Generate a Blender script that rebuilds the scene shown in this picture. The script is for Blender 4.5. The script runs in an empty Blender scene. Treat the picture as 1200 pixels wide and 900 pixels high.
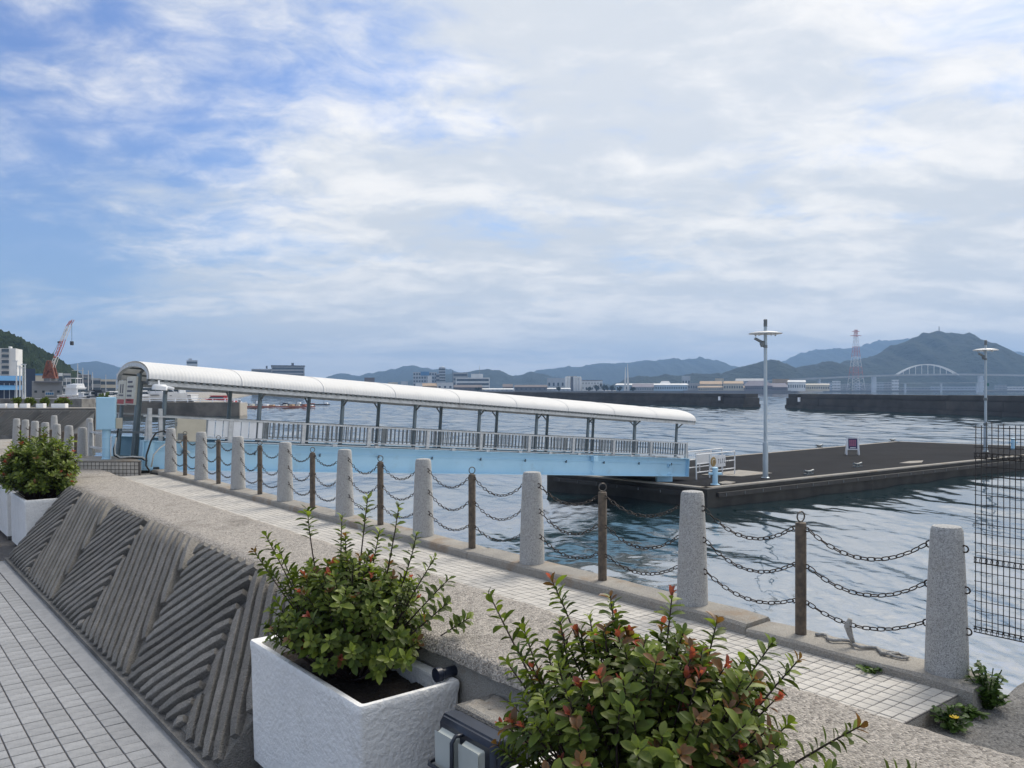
import bpy, math, random
import numpy as np
from mathutils import Vector, Matrix, noise
random.seed(7)
S = bpy.context.scene
COL = S.collection
R = math.radians
# ---------------------------------------------------------------- camera (level, 63 degrees wide, eye 4.5 m above the water)
F, CY, ZC = 970.0, 456.0, 4.5
cam_d = bpy.data.cameras.new('camera'); cam = bpy.data.objects.new('camera', cam_d); COL.objects.link(cam)
cam.location = (0, 0, ZC); cam.rotation_euler = (R(90), 0, 0)
cam_d.sensor_width = 36; cam_d.lens = 36 * F / 1200; cam_d.shift_y = (CY - 450) / 1200
cam_d.clip_start = 0.1; cam_d.clip_end = 30000
S.camera = cam
# ---------------------------------------------------------------- light
HAZE = 1.9e-4
CLX, CLY = 4.3, 2.2
SUN_AZ, SUN_EL = 42.0, 50.0            # degrees to the right of the view axis, above the horizon
sun_dir = Vector((math.sin(R(SUN_AZ)) * math.cos(R(SUN_EL)), math.cos(R(SUN_AZ)) * math.cos(R(SUN_EL)), math.sin(R(SUN_EL))))
sun_d = bpy.data.lights.new('sun', 'SUN'); sun = bpy.data.objects.new('sun', sun_d); COL.objects.link(sun)
sun_d.energy = 1.9; sun_d.angle = R(28); sun_d.color = (1.0, 0.93, 0.83)
sun.rotation_euler = sun_dir.to_track_quat('Z', 'Y').to_euler(); sun.location = (30, 30, 60)
S.view_settings.view_transform = 'Standard'; S.view_settings.look = 'None'
S.view_settings.exposure = 0.85; S.view_settings.gamma = 1.0
try: S.view_settings.use_curve_mapping = False
except Exception: pass
S.cycles.use_denoising = True
S.cycles.max_bounces = 8; S.cycles.transparent_max_bounces = 8
# ---------------------------------------------------------------- node helper
class NT:
    def __init__(s, tree): s.t = tree; s.n = tree.nodes; s.l = tree.links
    def node(s, typ, ins=None, **kw):
        n = s.n.new(typ)
        for k, v in kw.items(): setattr(n, k, v)
        for k, v in (ins or {}).items():
            sock = n.inputs[k]
            if isinstance(v, bpy.types.NodeSocket): s.l.new(v, sock)
            else: sock.default_value = v
        return n
    def math(s, op, a, b=0.0, c=0.0, clamp=False):
        n = s.node('ShaderNodeMath', operation=op, use_clamp=clamp)
        for i, v in enumerate((a, b, c)):
            if isinstance(v, bpy.types.NodeSocket): s.l.new(v, n.inputs[i])
            else: n.inputs[i].default_value = v
        return n.outputs[0]
    def vmath(s, op, a, b=(0, 0, 0)):
        n = s.node('ShaderNodeVectorMath', operation=op)
        for i, v in enumerate((a, b)):
            if isinstance(v, bpy.types.NodeSocket): s.l.new(v, n.inputs[i])
            else: n.inputs[i].default_value = v
        return n.outputs[1] if op in ('DOT_PRODUCT', 'LENGTH') else n.outputs[0]
    def mix(s, f, a, b, blend='MIX'):
        n = s.node('ShaderNodeMix', data_type='RGBA', blend_type=blend)
        for sock, v in ((n.inputs[0], f), (n.inputs[6], a), (n.inputs[7], b)):
            if isinstance(v, bpy.types.NodeSocket): s.l.new(v, sock)
            else: sock.default_value = v if not isinstance(v, tuple) else (*v, 1)[:4]
        return n.outputs[2]
    def noise(s, vec, scale, detail=4, rough=0.5, dist=0.0, col=False):
        n = s.node('ShaderNodeTexNoise', {'Vector': vec, 'Scale': scale, 'Detail': detail, 'Roughness': rough, 'Distortion': dist})
        return n.outputs['Color' if col else 'Fac']
    def ramp(s, f, stops, interp='LINEAR'):
        n = s.node('ShaderNodeValToRGB'); n.color_ramp.interpolation = interp
        e = n.color_ramp.elements
        while len(e) < len(stops): e.new(0.5)
        for el, (p, c) in zip(e, stops):
            el.position = p; el.color = (*c, 1) if isinstance(c, tuple) else (c, c, c, 1)
        s.l.new(f, n.inputs[0]); return n.outputs[0]
    def smooth(s, v, lo, hi):
        n = s.node('ShaderNodeMapRange', {'Value': v, 'From Min': lo, 'From Max': hi}, interpolation_type='SMOOTHSTEP')
        return n.outputs[0]
# ---------------------------------------------------------------- world: daylight sky with cloud layers
W = bpy.data.worlds.new('World'); S.world = W; W.use_nodes = True
w = NT(W.node_tree); w.n.clear()
sky = w.node('ShaderNodeTexSky', sky_type='NISHITA')
sky.sun_disc = False; sky.sun_elevation = R(SUN_EL); sky.sun_rotation = R(SUN_AZ); sky.air_density = 1.0; sky.dust_density = 0.6; sky.ozone_density = 2.0
tc = w.node('ShaderNodeTexCoord').outputs['Generated']
sep = w.node('ShaderNodeSeparateXYZ', {'Vector': tc})
dz = w.math('MAXIMUM', sep.outputs['Z'], 0.0)
den = w.math('ADD', dz, 0.21)
pl = w.node('ShaderNodeCombineXYZ', {'X': w.math('DIVIDE', sep.outputs['X'], den), 'Y': w.math('DIVIDE', sep.outputs['Y'], den), 'Z': 0.0}).outputs[0]
warp = w.vmath('SCALE', w.vmath('SUBTRACT', w.noise(pl, 2.6, 3, 0.5, col=True), (0.5, 0.5, 0.5))); warp.node.inputs['Scale'].default_value = 0.22
p1 = w.vmath('ADD', pl, warp)
def lay(rot, sx, sy, ox, oy): return w.node('ShaderNodeMapping', {'Vector': p1, 'Rotation': (0, 0, R(rot)), 'Scale': (sx, sy, 1), 'Location': (ox, oy, 0)}).outputs[0]
big = w.noise(w.vmath('ADD', pl, (CLX, CLY, 0)), 0.5, 2, 0.5)
mid = w.noise(lay(18, 1.0, 1.18, 3.1, 1.7), 1.9, 10, 0.56, 0.15)       # broad sheets
puff = w.noise(lay(-12, 1.0, 1.25, 9.2, 0.4), 7.0, 10, 0.63, 0.1)     # small high puffs
sunward = w.vmath('DOT_PRODUCT', tc, tuple(sun_dir))
veil = w.smooth(sunward, -0.75, 0.70)                          # thin high cloud is thicker towards the sun
low = w.math('SUBTRACT', 1.0, w.smooth(sep.outputs['Z'], 0.0, 0.34))
cov = w.math('ADD', w.math('MULTIPLY', mid, 0.72), w.math('MULTIPLY', puff, 0.34))
hv = w.vmath('SUBTRACT', p1, (-1.45, 2.35, 0))                    # a long break of clear sky in the cloud
hu = w.math('MULTIPLY', w.vmath('DOT_PRODUCT', hv, (-0.5, 0.866, 0)), 0.34); hp_ = w.math('MULTIPLY', w.vmath('DOT_PRODUCT', hv, (0.866, 0.5, 0)), 0.95)
hole = w.math('SUBTRACT', 1.0, w.smooth(w.math('SQRT', w.math('ADD', w.math('MULTIPLY', hu, hu), w.math('MULTIPLY', hp_, hp_))), 0.15, 1.05))
cov = w.math('ADD', cov, w.math('MULTIPLY', w.math('SUBTRACT', big, 0.5), 0.40))
cov = w.math('SUBTRACT', cov, w.math('MULTIPLY', hole, 0.27))
cov = w.math('ADD', cov, w.math('MULTIPLY', w.math('SUBTRACT', veil, 0.5), 0.24))
cov = w.math('ADD', cov, w.math('MULTIPLY', low, 0.08))
mask = w.smooth(cov, 0.35, 0.66)
thin = w.math('ADD', w.math('MULTIPLY', mask, 0.82), w.math('ADD', w.math('MULTIPLY', veil, 0.14), w.math('MULTIPLY', low, 0.10)), clamp=True)
shn = w.noise(lay(8, 0.8, 1.6, 1.3, 7.7), 1.5, 8, 0.58)           # grey undersides lie in long banks
shade = w.smooth(w.math('ADD', w.math('MULTIPLY', shn, 0.72), w.math('MULTIPLY', puff, 0.28)), 0.42, 0.62)
shade = w.math('ADD', w.math('MULTIPLY', shade, w.math('ADD', 0.72, w.math('MULTIPLY', low, 0.18))), w.math('MULTIPLY', w.math('SUBTRACT', 1.0, low), 0.28), clamp=True)
cwhite = w.mix(veil, (5.7, 5.6, 5.45), (5.9, 5.75, 5.5))
cgrey = w.mix(veil, (2.7, 3.35, 4.2), (3.5, 3.8, 4.15))
ccol = w.mix(shade, cgrey, cwhite)
skyc = w.mix(1.0, sky.outputs[0], w.mix(hole, (0.40, 0.62, 0.92), (0.24, 0.41, 0.68)), 'MULTIPLY')
skyc = w.mix(w.math('MULTIPLY', low, 0.75), skyc, w.mix(hole, (2.8, 3.7, 4.7), (1.3, 2.2, 3.6)))
final = w.mix(thin, skyc, ccol)
band = w.math('MULTIPLY', w.math('SUBTRACT', 1.0, w.smooth(sep.outputs['Z'], 0.02, 0.20)), w.math('ADD', 0.30, w.math('MULTIPLY', hole, 0.25)))   # haze evens out the sky towards the horizon
final = w.mix(band, final, w.mix(hole, w.mix(veil, (3.9, 4.4, 4.9), (5.0, 5.15, 5.2)), (2.0, 2.9, 4.2)))
bg = w.node('ShaderNodeBackground', {'Color': final, 'Strength': 0.105})
wo = w.node('ShaderNodeOutputWorld', {'Surface': bg.outputs[0]})
# ---------------------------------------------------------------- frames and pixel rays
A = math.atan(783 / F); CA, SA = math.cos(A), math.sin(A)      # the promenade runs 39 degrees left of the view axis
def L2W(s, t, z=0.0): return Vector((s * CA - t * SA, s * SA + t * CA, z))
def G(px, py, z):                                              # the point at height z that lies on a pixel's ray
    Y = F * (ZC - z) / (py - CY); return Vector(((px - 600) / F * Y, Y, z))
def XY(px, Y): return (px - 600) / F * Y
def ZY(py, Y): return ZC + (CY - py) / F * Y
# ---------------------------------------------------------------- objects
def tag(o, label=None, cat=None, group=None, kind=None):
    if label: o['label'] = label
    if cat: o['category'] = cat
    if group: o['group'] = group
    if kind: o['kind'] = kind
    return o
def place(o, loc, frame='W', rz=0.0):
    if frame == 'L': o.location = L2W(*loc); o.rotation_euler = (0, 0, A + rz)
    else: o.location = loc; o.rotation_euler = (0, 0, rz)
    return o
def thing(name, label, cat, loc, frame='W', rz=0.0, group=None, kind=None):
    o = bpy.data.objects.new(name, None); COL.objects.link(o); o.empty_display_size = 0.2
    place(o, loc, frame, rz); tag(o, label, cat, group, kind); o['base'] = tuple(loc); return o
def kids(o): return [c for c in COL.objects if c.parent == o]
def copy_tree(o, parent=None, ch=None):
    c = o.copy(); COL.objects.link(c); c.parent = parent
    for k in list(o.children): copy_tree(k, c)
    return c
class MB:
    def __init__(s): s.v = []; s.f = []
    def add(s, vs, fs):
        b = len(s.v); s.v += [tuple(v) for v in vs]; s.f += [tuple(i + b for i in f) for f in fs]; return s
    def box(s, x0, x1, y0, y1, z0, z1, M=None):
        vs = [Vector(p) for p in ((x0,y0,z0),(x1,y0,z0),(x1,y1,z0),(x0,y1,z0),(x0,y0,z1),(x1,y0,z1),(x1,y1,z1),(x0,y1,z1))]
        if M is not None: vs = [M @ v for v in vs]
        return s.add(vs, [(3,2,1,0),(4,5,6,7),(0,1,5,4),(1,2,6,5),(2,3,7,6),(3,0,4,7)])
    def cbox(s, x0, x1, y0, y1, z0, z1, c=0.01, M=None):      # a box with chamfered upright and top edges
        pl = [(x0+c,y0),(x1-c,y0),(x1,y0+c),(x1,y1-c),(x1-c,y1),(x0+c,y1),(x0,y1-c),(x0,y0+c)]
        q = [(min(max(x, x0+c), x1-c), min(max(y, y0+c), y1-c)) for x, y in pl]
        vs = [Vector((x,y,z0)) for x,y in pl] + [Vector((x,y,z1-c)) for x,y in pl] + [Vector(((x+qx)/2 if False else qx + (x-qx)*0.15, qy + (y-qy)*0.15, z1)) for (x,y),(qx,qy) in zip(pl, q)]
        if M is not None: vs = [M @ v for v in vs]
        fs = [tuple(range(7,-1,-1)), tuple(range(16,24))]
        for r in (0, 8):
            for i in range(8): fs.append((r+i, r+(i+1)%8, r+8+(i+1)%8, r+8+i))
        return s.add(vs, fs)
    def prism(s, poly, z0, z1):
        n = len(poly); vs = [(x,y,z0) for x,y in poly] + [(x,y,z1) for x,y in poly]
        return s.add(vs, [tuple(range(n-1,-1,-1)), tuple(range(n,2*n))] + [(i,(i+1)%n,n+(i+1)%n,n+i) for i in range(n)])
    def xprism(s, prof, x0, x1):                               # a (y, z) outline pulled along x
        n = len(prof); vs = [(x0,y,z) for y,z in prof] + [(x1,y,z) for y,z in prof]
        return s.add(vs, [tuple(range(n-1,-1,-1)), tuple(range(n,2*n))] + [(i,(i+1)%n,n+(i+1)%n,n+i) for i in range(n)])
    def yprism(s, prof, y0, y1):                               # an (x, z) outline pulled along y
        n = len(prof); vs = [(x,y0,z) for x,z in prof] + [(x,y1,z) for x,z in prof]
        return s.add(vs, [tuple(range(n)), tuple(range(2*n-1,n-1,-1))] + [(i,n+i,n+(i+1)%n,(i+1)%n) for i in range(n)])
    def tube(s, pts, r, n=8, cap=True):
        pts = [Vector(p) for p in pts]; rs = r if isinstance(r, (list, tuple)) else [r] * len(pts)
        d0 = (pts[1]-pts[0]).normalized(); up = Vector((0,0,1)) if abs(d0.z) < .9 else Vector((1,0,0))
        u = d0.cross(up).normalized(); vs = []
        for i, p in enumerate(pts):
            d = (pts[min(i+1,len(pts)-1)] - pts[max(i-1,0)]).normalized()
            u = (u - d * u.dot(d)).normalized(); q = d.cross(u)
            for k in range(n):
                a = 2*math.pi*k/n; vs.append(p + (u*math.cos(a) + q*math.sin(a)) * rs[i])
        fs = []
        for i in range(len(pts)-1):
            for k in range(n): fs.append((i*n+k, i*n+(k+1)%n, (i+1)*n+(k+1)%n, (i+1)*n+k))
        if cap: fs += [tuple(range(n-1,-1,-1)), tuple(range((len(pts)-1)*n, len(pts)*n))]
        return s.add(vs, fs)
    def bar(s, a, b, wd, ht=None):                             # a square bar between two points
        a, b = Vector(a), Vector(b); ht = ht or wd; d = (b-a); ln = d.length
        q = d.to_track_quat('X', 'Z').to_matrix().to_4x4(); q.translation = a
        return s.box(0, ln, -wd/2, wd/2, -ht/2, ht/2, q)
    def lathe(s, prof, n=16, c=(0,0,0)):
        vs = []
        for r, z in prof:
            for k in range(n):
                a = 2*math.pi*k/n; vs.append((c[0]+r*math.cos(a), c[1]+r*math.sin(a), c[2]+z))
        fs = []; m = len(prof)
        for i in range(m-1):
            for k in range(n): fs.append((i*n+k, i*n+(k+1)%n, (i+1)*n+(k+1)%n, (i+1)*n+k))
        fs += [tuple(range(n-1,-1,-1)), tuple(range((m-1)*n, m*n))]
        return s.add(vs, fs)
    def torus(s, c, R1, r, ax, nu=12, nv=6, stretch=0.0, dirv=None):
        ax = Vector(ax).normalized(); d = Vector(dirv).normalized() if dirv is not None else ax.orthogonal().normalized()
        e = ax.cross(d); c = Vector(c); vs = []; fs = []
        for i in range(nu):
            a = 2*math.pi*i/nu; rad = d*math.cos(a)+e*math.sin(a)
            off = d*(stretch if math.cos(a) > 1e-6 else (-stretch if math.cos(a) < -1e-6 else 0))
            for k in range(nv):
                b = 2*math.pi*k/nv; vs.append(c+off+rad*(R1+r*math.cos(b))+ax*(r*math.sin(b)))
        for i in range(nu):
            for k in range(nv): fs.append((i*nv+k, ((i+1)%nu)*nv+k, ((i+1)%nu)*nv+(k+1)%nv, i*nv+(k+1)%nv))
        return s.add(vs, fs)
    def mesh(s, name, mat, smooth=False, off=(0,0,0)):
        m = bpy.data.meshes.new(name)
        m.from_pydata([(v[0]-off[0], v[1]-off[1], v[2]-off[2]) for v in s.v], [], s.f); m.update()
        if smooth:
            m.polygons.foreach_set('use_smooth', [True]*len(m.polygons))
            if smooth != 'all':
                try: m.set_sharp_from_angle(angle=R(40))
                except Exception: pass
        if mat: m.materials.append(mat)
        return m
    def build(s, name, mat, parent=None, smooth=False, frame='W', loc=(0,0,0), rz=0.0, local=False, **tags):
        off = (0,0,0)
        if parent is not None and not local:
            off = parent.get('base', (0,0,0))
        elif parent is None and not local: off = loc
        o = bpy.data.objects.new(name, s.mesh(name, mat, smooth, off)); COL.objects.link(o)
        if parent is not None: o.parent = parent; o['base'] = tuple(off)
        else: place(o, loc, frame, rz); o['base'] = tuple(off)
        return tag(o, tags.get('label'), tags.get('cat'), tags.get('group'), tags.get('kind'))
def inst(mesh, name, parent=None, loc=(0,0,0), rot=(0,0,0), scale=None):
    o = bpy.data.objects.new(name, mesh); COL.objects.link(o)
    o.location = loc; o.rotation_euler = rot
    if scale: o.scale = scale
    if parent is not None: o.parent = parent
    return o
# ---------------------------------------------------------------- materials
MATS = {}
def pmat(name, c1, c2=None, scale=4.0, rough=0.7, metal=0.0, bump=0.0, bscale=40.0, speck=None, stain=None, rnd=0.0, spec=0.5, detail=5, trans=0.0, island=False, coat=0.0, bdist=0.02):
    """noise-mottled surface; speck = (scale, amount, dark, light) mineral grains; stain = (colour, scale, lo, hi); rnd = piece-to-piece variation"""
    m = bpy.data.materials.new(name); m.use_nodes = True; t = NT(m.node_tree); t.n.clear()
    co = t.node('ShaderNodeTexCoord').outputs['Object']
    c2 = c2 or tuple(x*0.8 for x in c1)
    col = t.mix(t.smooth(t.noise(co, scale, detail, 0.6), 0.3, 0.7), c1, c2)
    hgt = t.noise(co, bscale, 4, 0.6)
    if speck:
        sc, am, dk, lt = speck
        v = t.node('ShaderNodeTexVoronoi', {'Vector': co, 'Scale': sc})
        sp = t.node('ShaderNodeSeparateColor', {'Color': v.outputs['Color']}).outputs[0]
        g = t.ramp(sp, [(0.0, dk), (0.28, tuple((a+b)/2*0.9 for a,b in zip(dk,lt))), (0.7, tuple((a*0.35+b*0.65) for a,b in zip(dk,lt))), (1.0, lt)])
        col = t.mix(am, col, g)
        hgt = t.math('ADD', hgt, t.math('MULTIPLY', v.outputs['Distance'], -0.8))
    if stain:
        sc_c, ss, lo, hi = stain
        col = t.mix(t.math('MULTIPLY', t.smooth(t.noise(t.vmath('ADD', co, (5.1, 3.3, 1.7)), ss, 6, 0.65), lo, hi), 0.75), col, sc_c)
    if rnd:
        oi = t.node('ShaderNodeObjectInfo').outputs['Random']
        if island: oi = t.math('FRACT', t.math('ADD', oi, t.node('ShaderNodeNewGeometry').outputs['Random Per Island']))
        k = t.math('ADD', 1.0 - rnd, t.math('MULTIPLY', oi, 2*rnd))
        cv = t.node('ShaderNodeCombineXYZ', {'X': k, 'Y': k, 'Z': k}).outputs[0]
        col = t.mix(1.0, col, cv, 'MULTIPLY')
    b = t.node('ShaderNodeBsdfPrincipled', {'Base Color': col, 'Roughness': rough, 'Metallic': metal, 'Specular IOR Level': spec, 'Coat Weight': coat})
    if bump:
        bn = t.node('ShaderNodeBump', {'Height': hgt, 'Strength': bump, 'Distance': bdist}); t.l.new(bn.outputs[0], b.inputs['Normal'])
    sh = b.outputs[0]
    if trans:
        tr = t.node('ShaderNodeBsdfTranslucent', {'Color': t.mix(1.0, col, (1.5, 1.6, 0.9) if rnd else (.8,.8,.78), 'MULTIPLY')})
        sh = t.node('ShaderNodeMixShader', {0: trans, 1: b.outputs[0], 2: tr.outputs[0]}).outputs[0]
    t.node('ShaderNodeOutputMaterial', {'Surface': sh})
    MATS[name] = m; return m
granite = pmat('granite', (.38,.375,.36), (.30,.295,.28), 6, .75, speck=(190, .68, (.09,.09,.09), (.60,.60,.585)), bump=.35, bscale=90, stain=((.27,.25,.21), 2.2, .55, .8), bdist=.01)
aggregate = pmat('exposed_aggregate', (.46,.405,.335), (.345,.30,.245), 2.2, .9, speck=(55, .8, (.13,.12,.11), (.64,.585,.52)), bump=.9, bscale=60, stain=((.17,.15,.125), .9, .52, .75), bdist=.03)
kerbm = pmat('kerb_concrete', (.35,.325,.28), (.25,.235,.21), 3.0, .9, speck=(120, .35, (.12,.11,.10), (.5,.47,.42)), bump=.5, bscale=50, stain=((.26,.175,.10), 1.7, .5, .72))
ribm = pmat('rib_concrete', (.32,.295,.26), (.23,.212,.187), 5, .92, speck=(70, .4, (.05,.048,.045), (.30,.29,.275)), bump=.8, bscale=45, stain=((.17,.165,.14), .8, .5, .78), rnd=.16, bdist=.03)
wallm = pmat('wall_concrete', (.20,.19,.172), (.12,.113,.10), 2.5, .92, speck=(80, .35, (.05,.05,.05), (.3,.29,.28)), bump=.6, bscale=35, stain=((.07,.068,.065), 1.3, .45, .7))
ptile = pmat('path_tile', (.53,.50,.45), (.45,.425,.385), 9, .75, bump=.2, bscale=60, rnd=.09, stain=((.32,.30,.27), 1.1, .48, .85), island=True)
grout = pmat('grout', (.13,.12,.115), (.09,.085,.08), 12, .95, bump=.3)
ztile = pmat('plaza_tile', (.315,.318,.325), (.25,.255,.26), 7, .6, bump=.6, bscale=45, rnd=.10, stain=((.18,.19,.205), 1.2, .5, .8), island=True)
asphalt = pmat('apron_asphalt', (.15,.145,.14), (.10,.097,.092), 2.5, .95, speck=(75, .6, (.05,.05,.05), (.34,.33,.31)), bump=.7, bscale=55, stain=((.25,.215,.18), 1.1, .5, .75))
white_plaster = pmat('planter_white', (.90,.89,.865), (.85,.84,.815), 5, .55, bump=.7, bscale=24, stain=((.56,.53,.46), 2.6, .54, .88), bdist=.03)
soil = pmat('soil', (.035,.026,.02), (.018,.013,.01), 18, .95, bump=1, bscale=30, bdist=.05)
leafm = pmat('leaf_green', (.105,.138,.022), (.055,.088,.015), 9, .52, spec=.3, rnd=.45, trans=.28, island=True, bump=.05)
leafy = pmat('leaf_light', (.21,.25,.035), (.14,.19,.028), 9, .5, rnd=.3, trans=.35, island=True)
leafr = pmat('leaf_red', (.36,.075,.07), (.26,.07,.04), 9, .4, rnd=.3, trans=.42, island=True)
leafb = pmat('leaf_bronze', (.20,.085,.03), (.13,.075,.03), 9, .4, rnd=.3, trans=.38, island=True)
weedm = pmat('weed_green', (.09,.15,.03), (.05,.10,.02), 9, .5, rnd=.35, trans=.35, island=True)
stemm = pmat('stem_bark', (.05,.03,.025), (.03,.018,.015), 20, .8)
chainm = pmat('chain_iron', (.045,.037,.033), (.03,.022,.018), 40, .55, .6, rnd=.1)
postm = pmat('post_brown', (.15,.115,.082), (.065,.053,.043), 14, .6, .2, bump=.25, bscale=30, stain=((.22,.19,.15), 7, .58, .78))
ringm = pmat('ring_steel', (.12,.11,.10), None, 20, .4, .8)
navy = pmat('lamp_navy', (.018,.024,.04), (.012,.016,.028), 8, .35, stain=((.10,.11,.12), 9, .62, .85))
lens = pmat('lamp_lens', (.50,.53,.50), (.46,.49,.46), 3, .35)
blue = pmat('girder_blue', (.41,.65,.81), (.37,.61,.77), 1.2, .5, stain=((.27,.36,.40), 1.1, .55, .85))
blued = pmat('post_grey_blue', (.19,.235,.26), (.15,.19,.21), 3, .5, .3)
galv = pmat('galvanised', (.60,.61,.61), (.46,.47,.47), 8, .5, .35, stain=((.24,.22,.20), 3, .58, .8))
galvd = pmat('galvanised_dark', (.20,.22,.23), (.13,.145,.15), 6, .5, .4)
deckm = pmat('gangway_deck', (.10,.16,.16), (.07,.11,.11), 2, .8)
roofm = pmat('canopy_sheet', (.76,.755,.735), (.71,.705,.685), 1.3, .75, stain=((.56,.55,.52), .9, .58, .9), trans=.12)
bstone = pmat('breakwater_concrete', (.062,.061,.062), (.036,.036,.037), .35, .9, stain=((.09,.085,.078), .15, .5, .75), detail=8)
pierd = pmat('pier_deck', (.024,.025,.028), (.018,.0185,.021), .5, .95, spec=.08, stain=((.025,.025,.026), .35, .5, .75), bump=.3, bscale=20)
piers = pmat('pier_side', (.045,.044,.041), (.022,.022,.021), 1.1, .9, stain=((.075,.07,.06), 1.5, .58, .82))
rubber = pmat('rubber', (.02,.02,.021), (.03,.03,.03), 2, .7)
lampgrey = pmat('lamp_post_grey', (.42,.48,.52), (.36,.42,.46), 2, .4, .3)
whitep = pmat('white_paint', (.78,.79,.80), (.70,.71,.72), 3, .45, stain=((.5,.48,.44), 3, .62, .85))
gold = pmat('gold_emblem', (.42,.28,.10), (.30,.20,.08), 30, .5)
ink = pmat('ink_grey', (.10,.10,.12), None, 10, .6)
redp = pmat('sign_red', (.38,.055,.06), None, 10, .6)
beige = pmat('cabinet_beige', (.52,.48,.38), (.46,.42,.33), 3, .5)
cream = pmat('sign_cream', (.60,.58,.50), (.50,.48,.41), 6, .6)
navyp = pmat('poster_navy', (.03,.03,.10), (.02,.02,.07), 20, .5)
pinkp = pmat('poster_pink', (.42,.13,.20), (.30,.10,.18), 60, .5)
meshm = pmat('fence_wire', (.022,.023,.026), (.035,.03,.028), 30, .6, .5)
blackc = pmat('cable_black', (.015,.015,.016), None, 10, .5)
whitec = pmat('cable_white', (.62,.62,.58), None, 10, .5)
ropem = pmat('rope_grey', (.42,.41,.39), (.25,.24,.22), 60, .9, bump=.6, bscale=90)
orange = pmat('crane_orange', (.25,.075,.03), (.13,.04,.02), 2, .6)
crw = pmat('crane_white', (.72,.70,.68), None, 2, .5)
crr = pmat('crane_red', (.50,.10,.06), None, 2, .5)
winm = pmat('window_dark', (.05,.07,.09), (.035,.05,.065), .6, .15)
def flat(name, c, rough=.7, v=.85): return pmat(name, c, tuple(x*v for x in c), .15, rough)
b_white = flat('wall_white', (.70,.70,.68)); b_cream = flat('wall_cream', (.55,.50,.40)); b_grey = flat('wall_grey', (.34,.35,.36)); b_dark = flat('wall_dark', (.13,.13,.14))
b_blue = flat('roof_blue', (.07,.22,.42)); b_brown = flat('roof_brown', (.14,.11,.10)); b_tan = flat('roof_tan', (.40,.28,.17)); b_steel = flat('wall_steel', (.42,.46,.50)); b_navy = flat('wall_navy', (.02,.035,.07))
b_violet = flat('roof_violet', (.20,.18,.21)); b_land = flat('shore_stone', (.10,.10,.10)); b_paleb = flat('wall_pale_blue', (.40,.52,.62))
boat_white = pmat('boat_white', (.78,.79,.80), (.70,.71,.72), 1, .3); boat_dark = pmat('boat_dark', (.03,.04,.06), None, 1, .3); boat_teal = flat('boat_teal', (.03,.16,.17)); boat_red = flat('boat_red', (.45,.05,.05)); boat_blue = flat('boat_blue', (.28,.50,.70))
raft_red = flat('raft_red', (.28,.10,.07))
def forest(name, c1, c2, sc, bsc=.5, bd=6):
    return pmat(name, c1, c2, sc, .95, bump=.8, bscale=bsc, detail=8, spec=.1, bdist=bd)
hill_near = forest('forest_near', (.030,.048,.018), (.010,.019,.008), .16, .35, 4)
hill_far = forest('forest_far', (.024,.034,.022), (.010,.016,.011), .02, .05, 14)
quay_dark = pmat('old_quay_concrete', (.15,.135,.115), (.09,.082,.07), .5, .9, stain=((.05,.047,.042), .3, .45, .7), bump=.4, bscale=3, bdist=.1)
# water
def water_mat():
    m = bpy.data.materials.new('sea_water'); m.use_nodes = True; t = NT(m.node_tree); t.n.clear()
    co = t.node('ShaderNodeTexCoord').outputs['Object']
    def layer(sc, rot, stretch, det, ro):
        mp = t.node('ShaderNodeMapping', {'Vector': co, 'Rotation': (0,0,R(rot)), 'Scale': (sc/stretch, sc, sc)}).outputs[0]
        return t.noise(mp, 1.0, det, ro, 0.3)
    patch = t.smooth(t.noise(co, .05, 3, .5), .35, .68)
    h = t.math('MULTIPLY', layer(4.5, 10, 2.2, 3, .55), .010)
    h = t.math('MULTIPLY', h, t.math('ADD', .3, patch))
    bn = t.node('ShaderNodeBump', {'Height': h, 'Strength': 1.0, 'Distance': 1.0})
    b = t.node('ShaderNodeBsdfPrincipled', {'Base Color': (.010,.030,.038,1), 'Roughness': .05, 'IOR': 8.0, 'Normal': bn.outputs[0]})
    t.node('ShaderNodeOutputMaterial', {'Surface': b.outputs[0]}); return m
waterm = water_mat()
# ================================================================ SETTING NEAR
PZ, WZ, KZ, LZ = ZC-2.10, ZC-2.00, ZC-2.00, ZC-3.39          # path, wall top, kerb top, lower plaza
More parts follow.
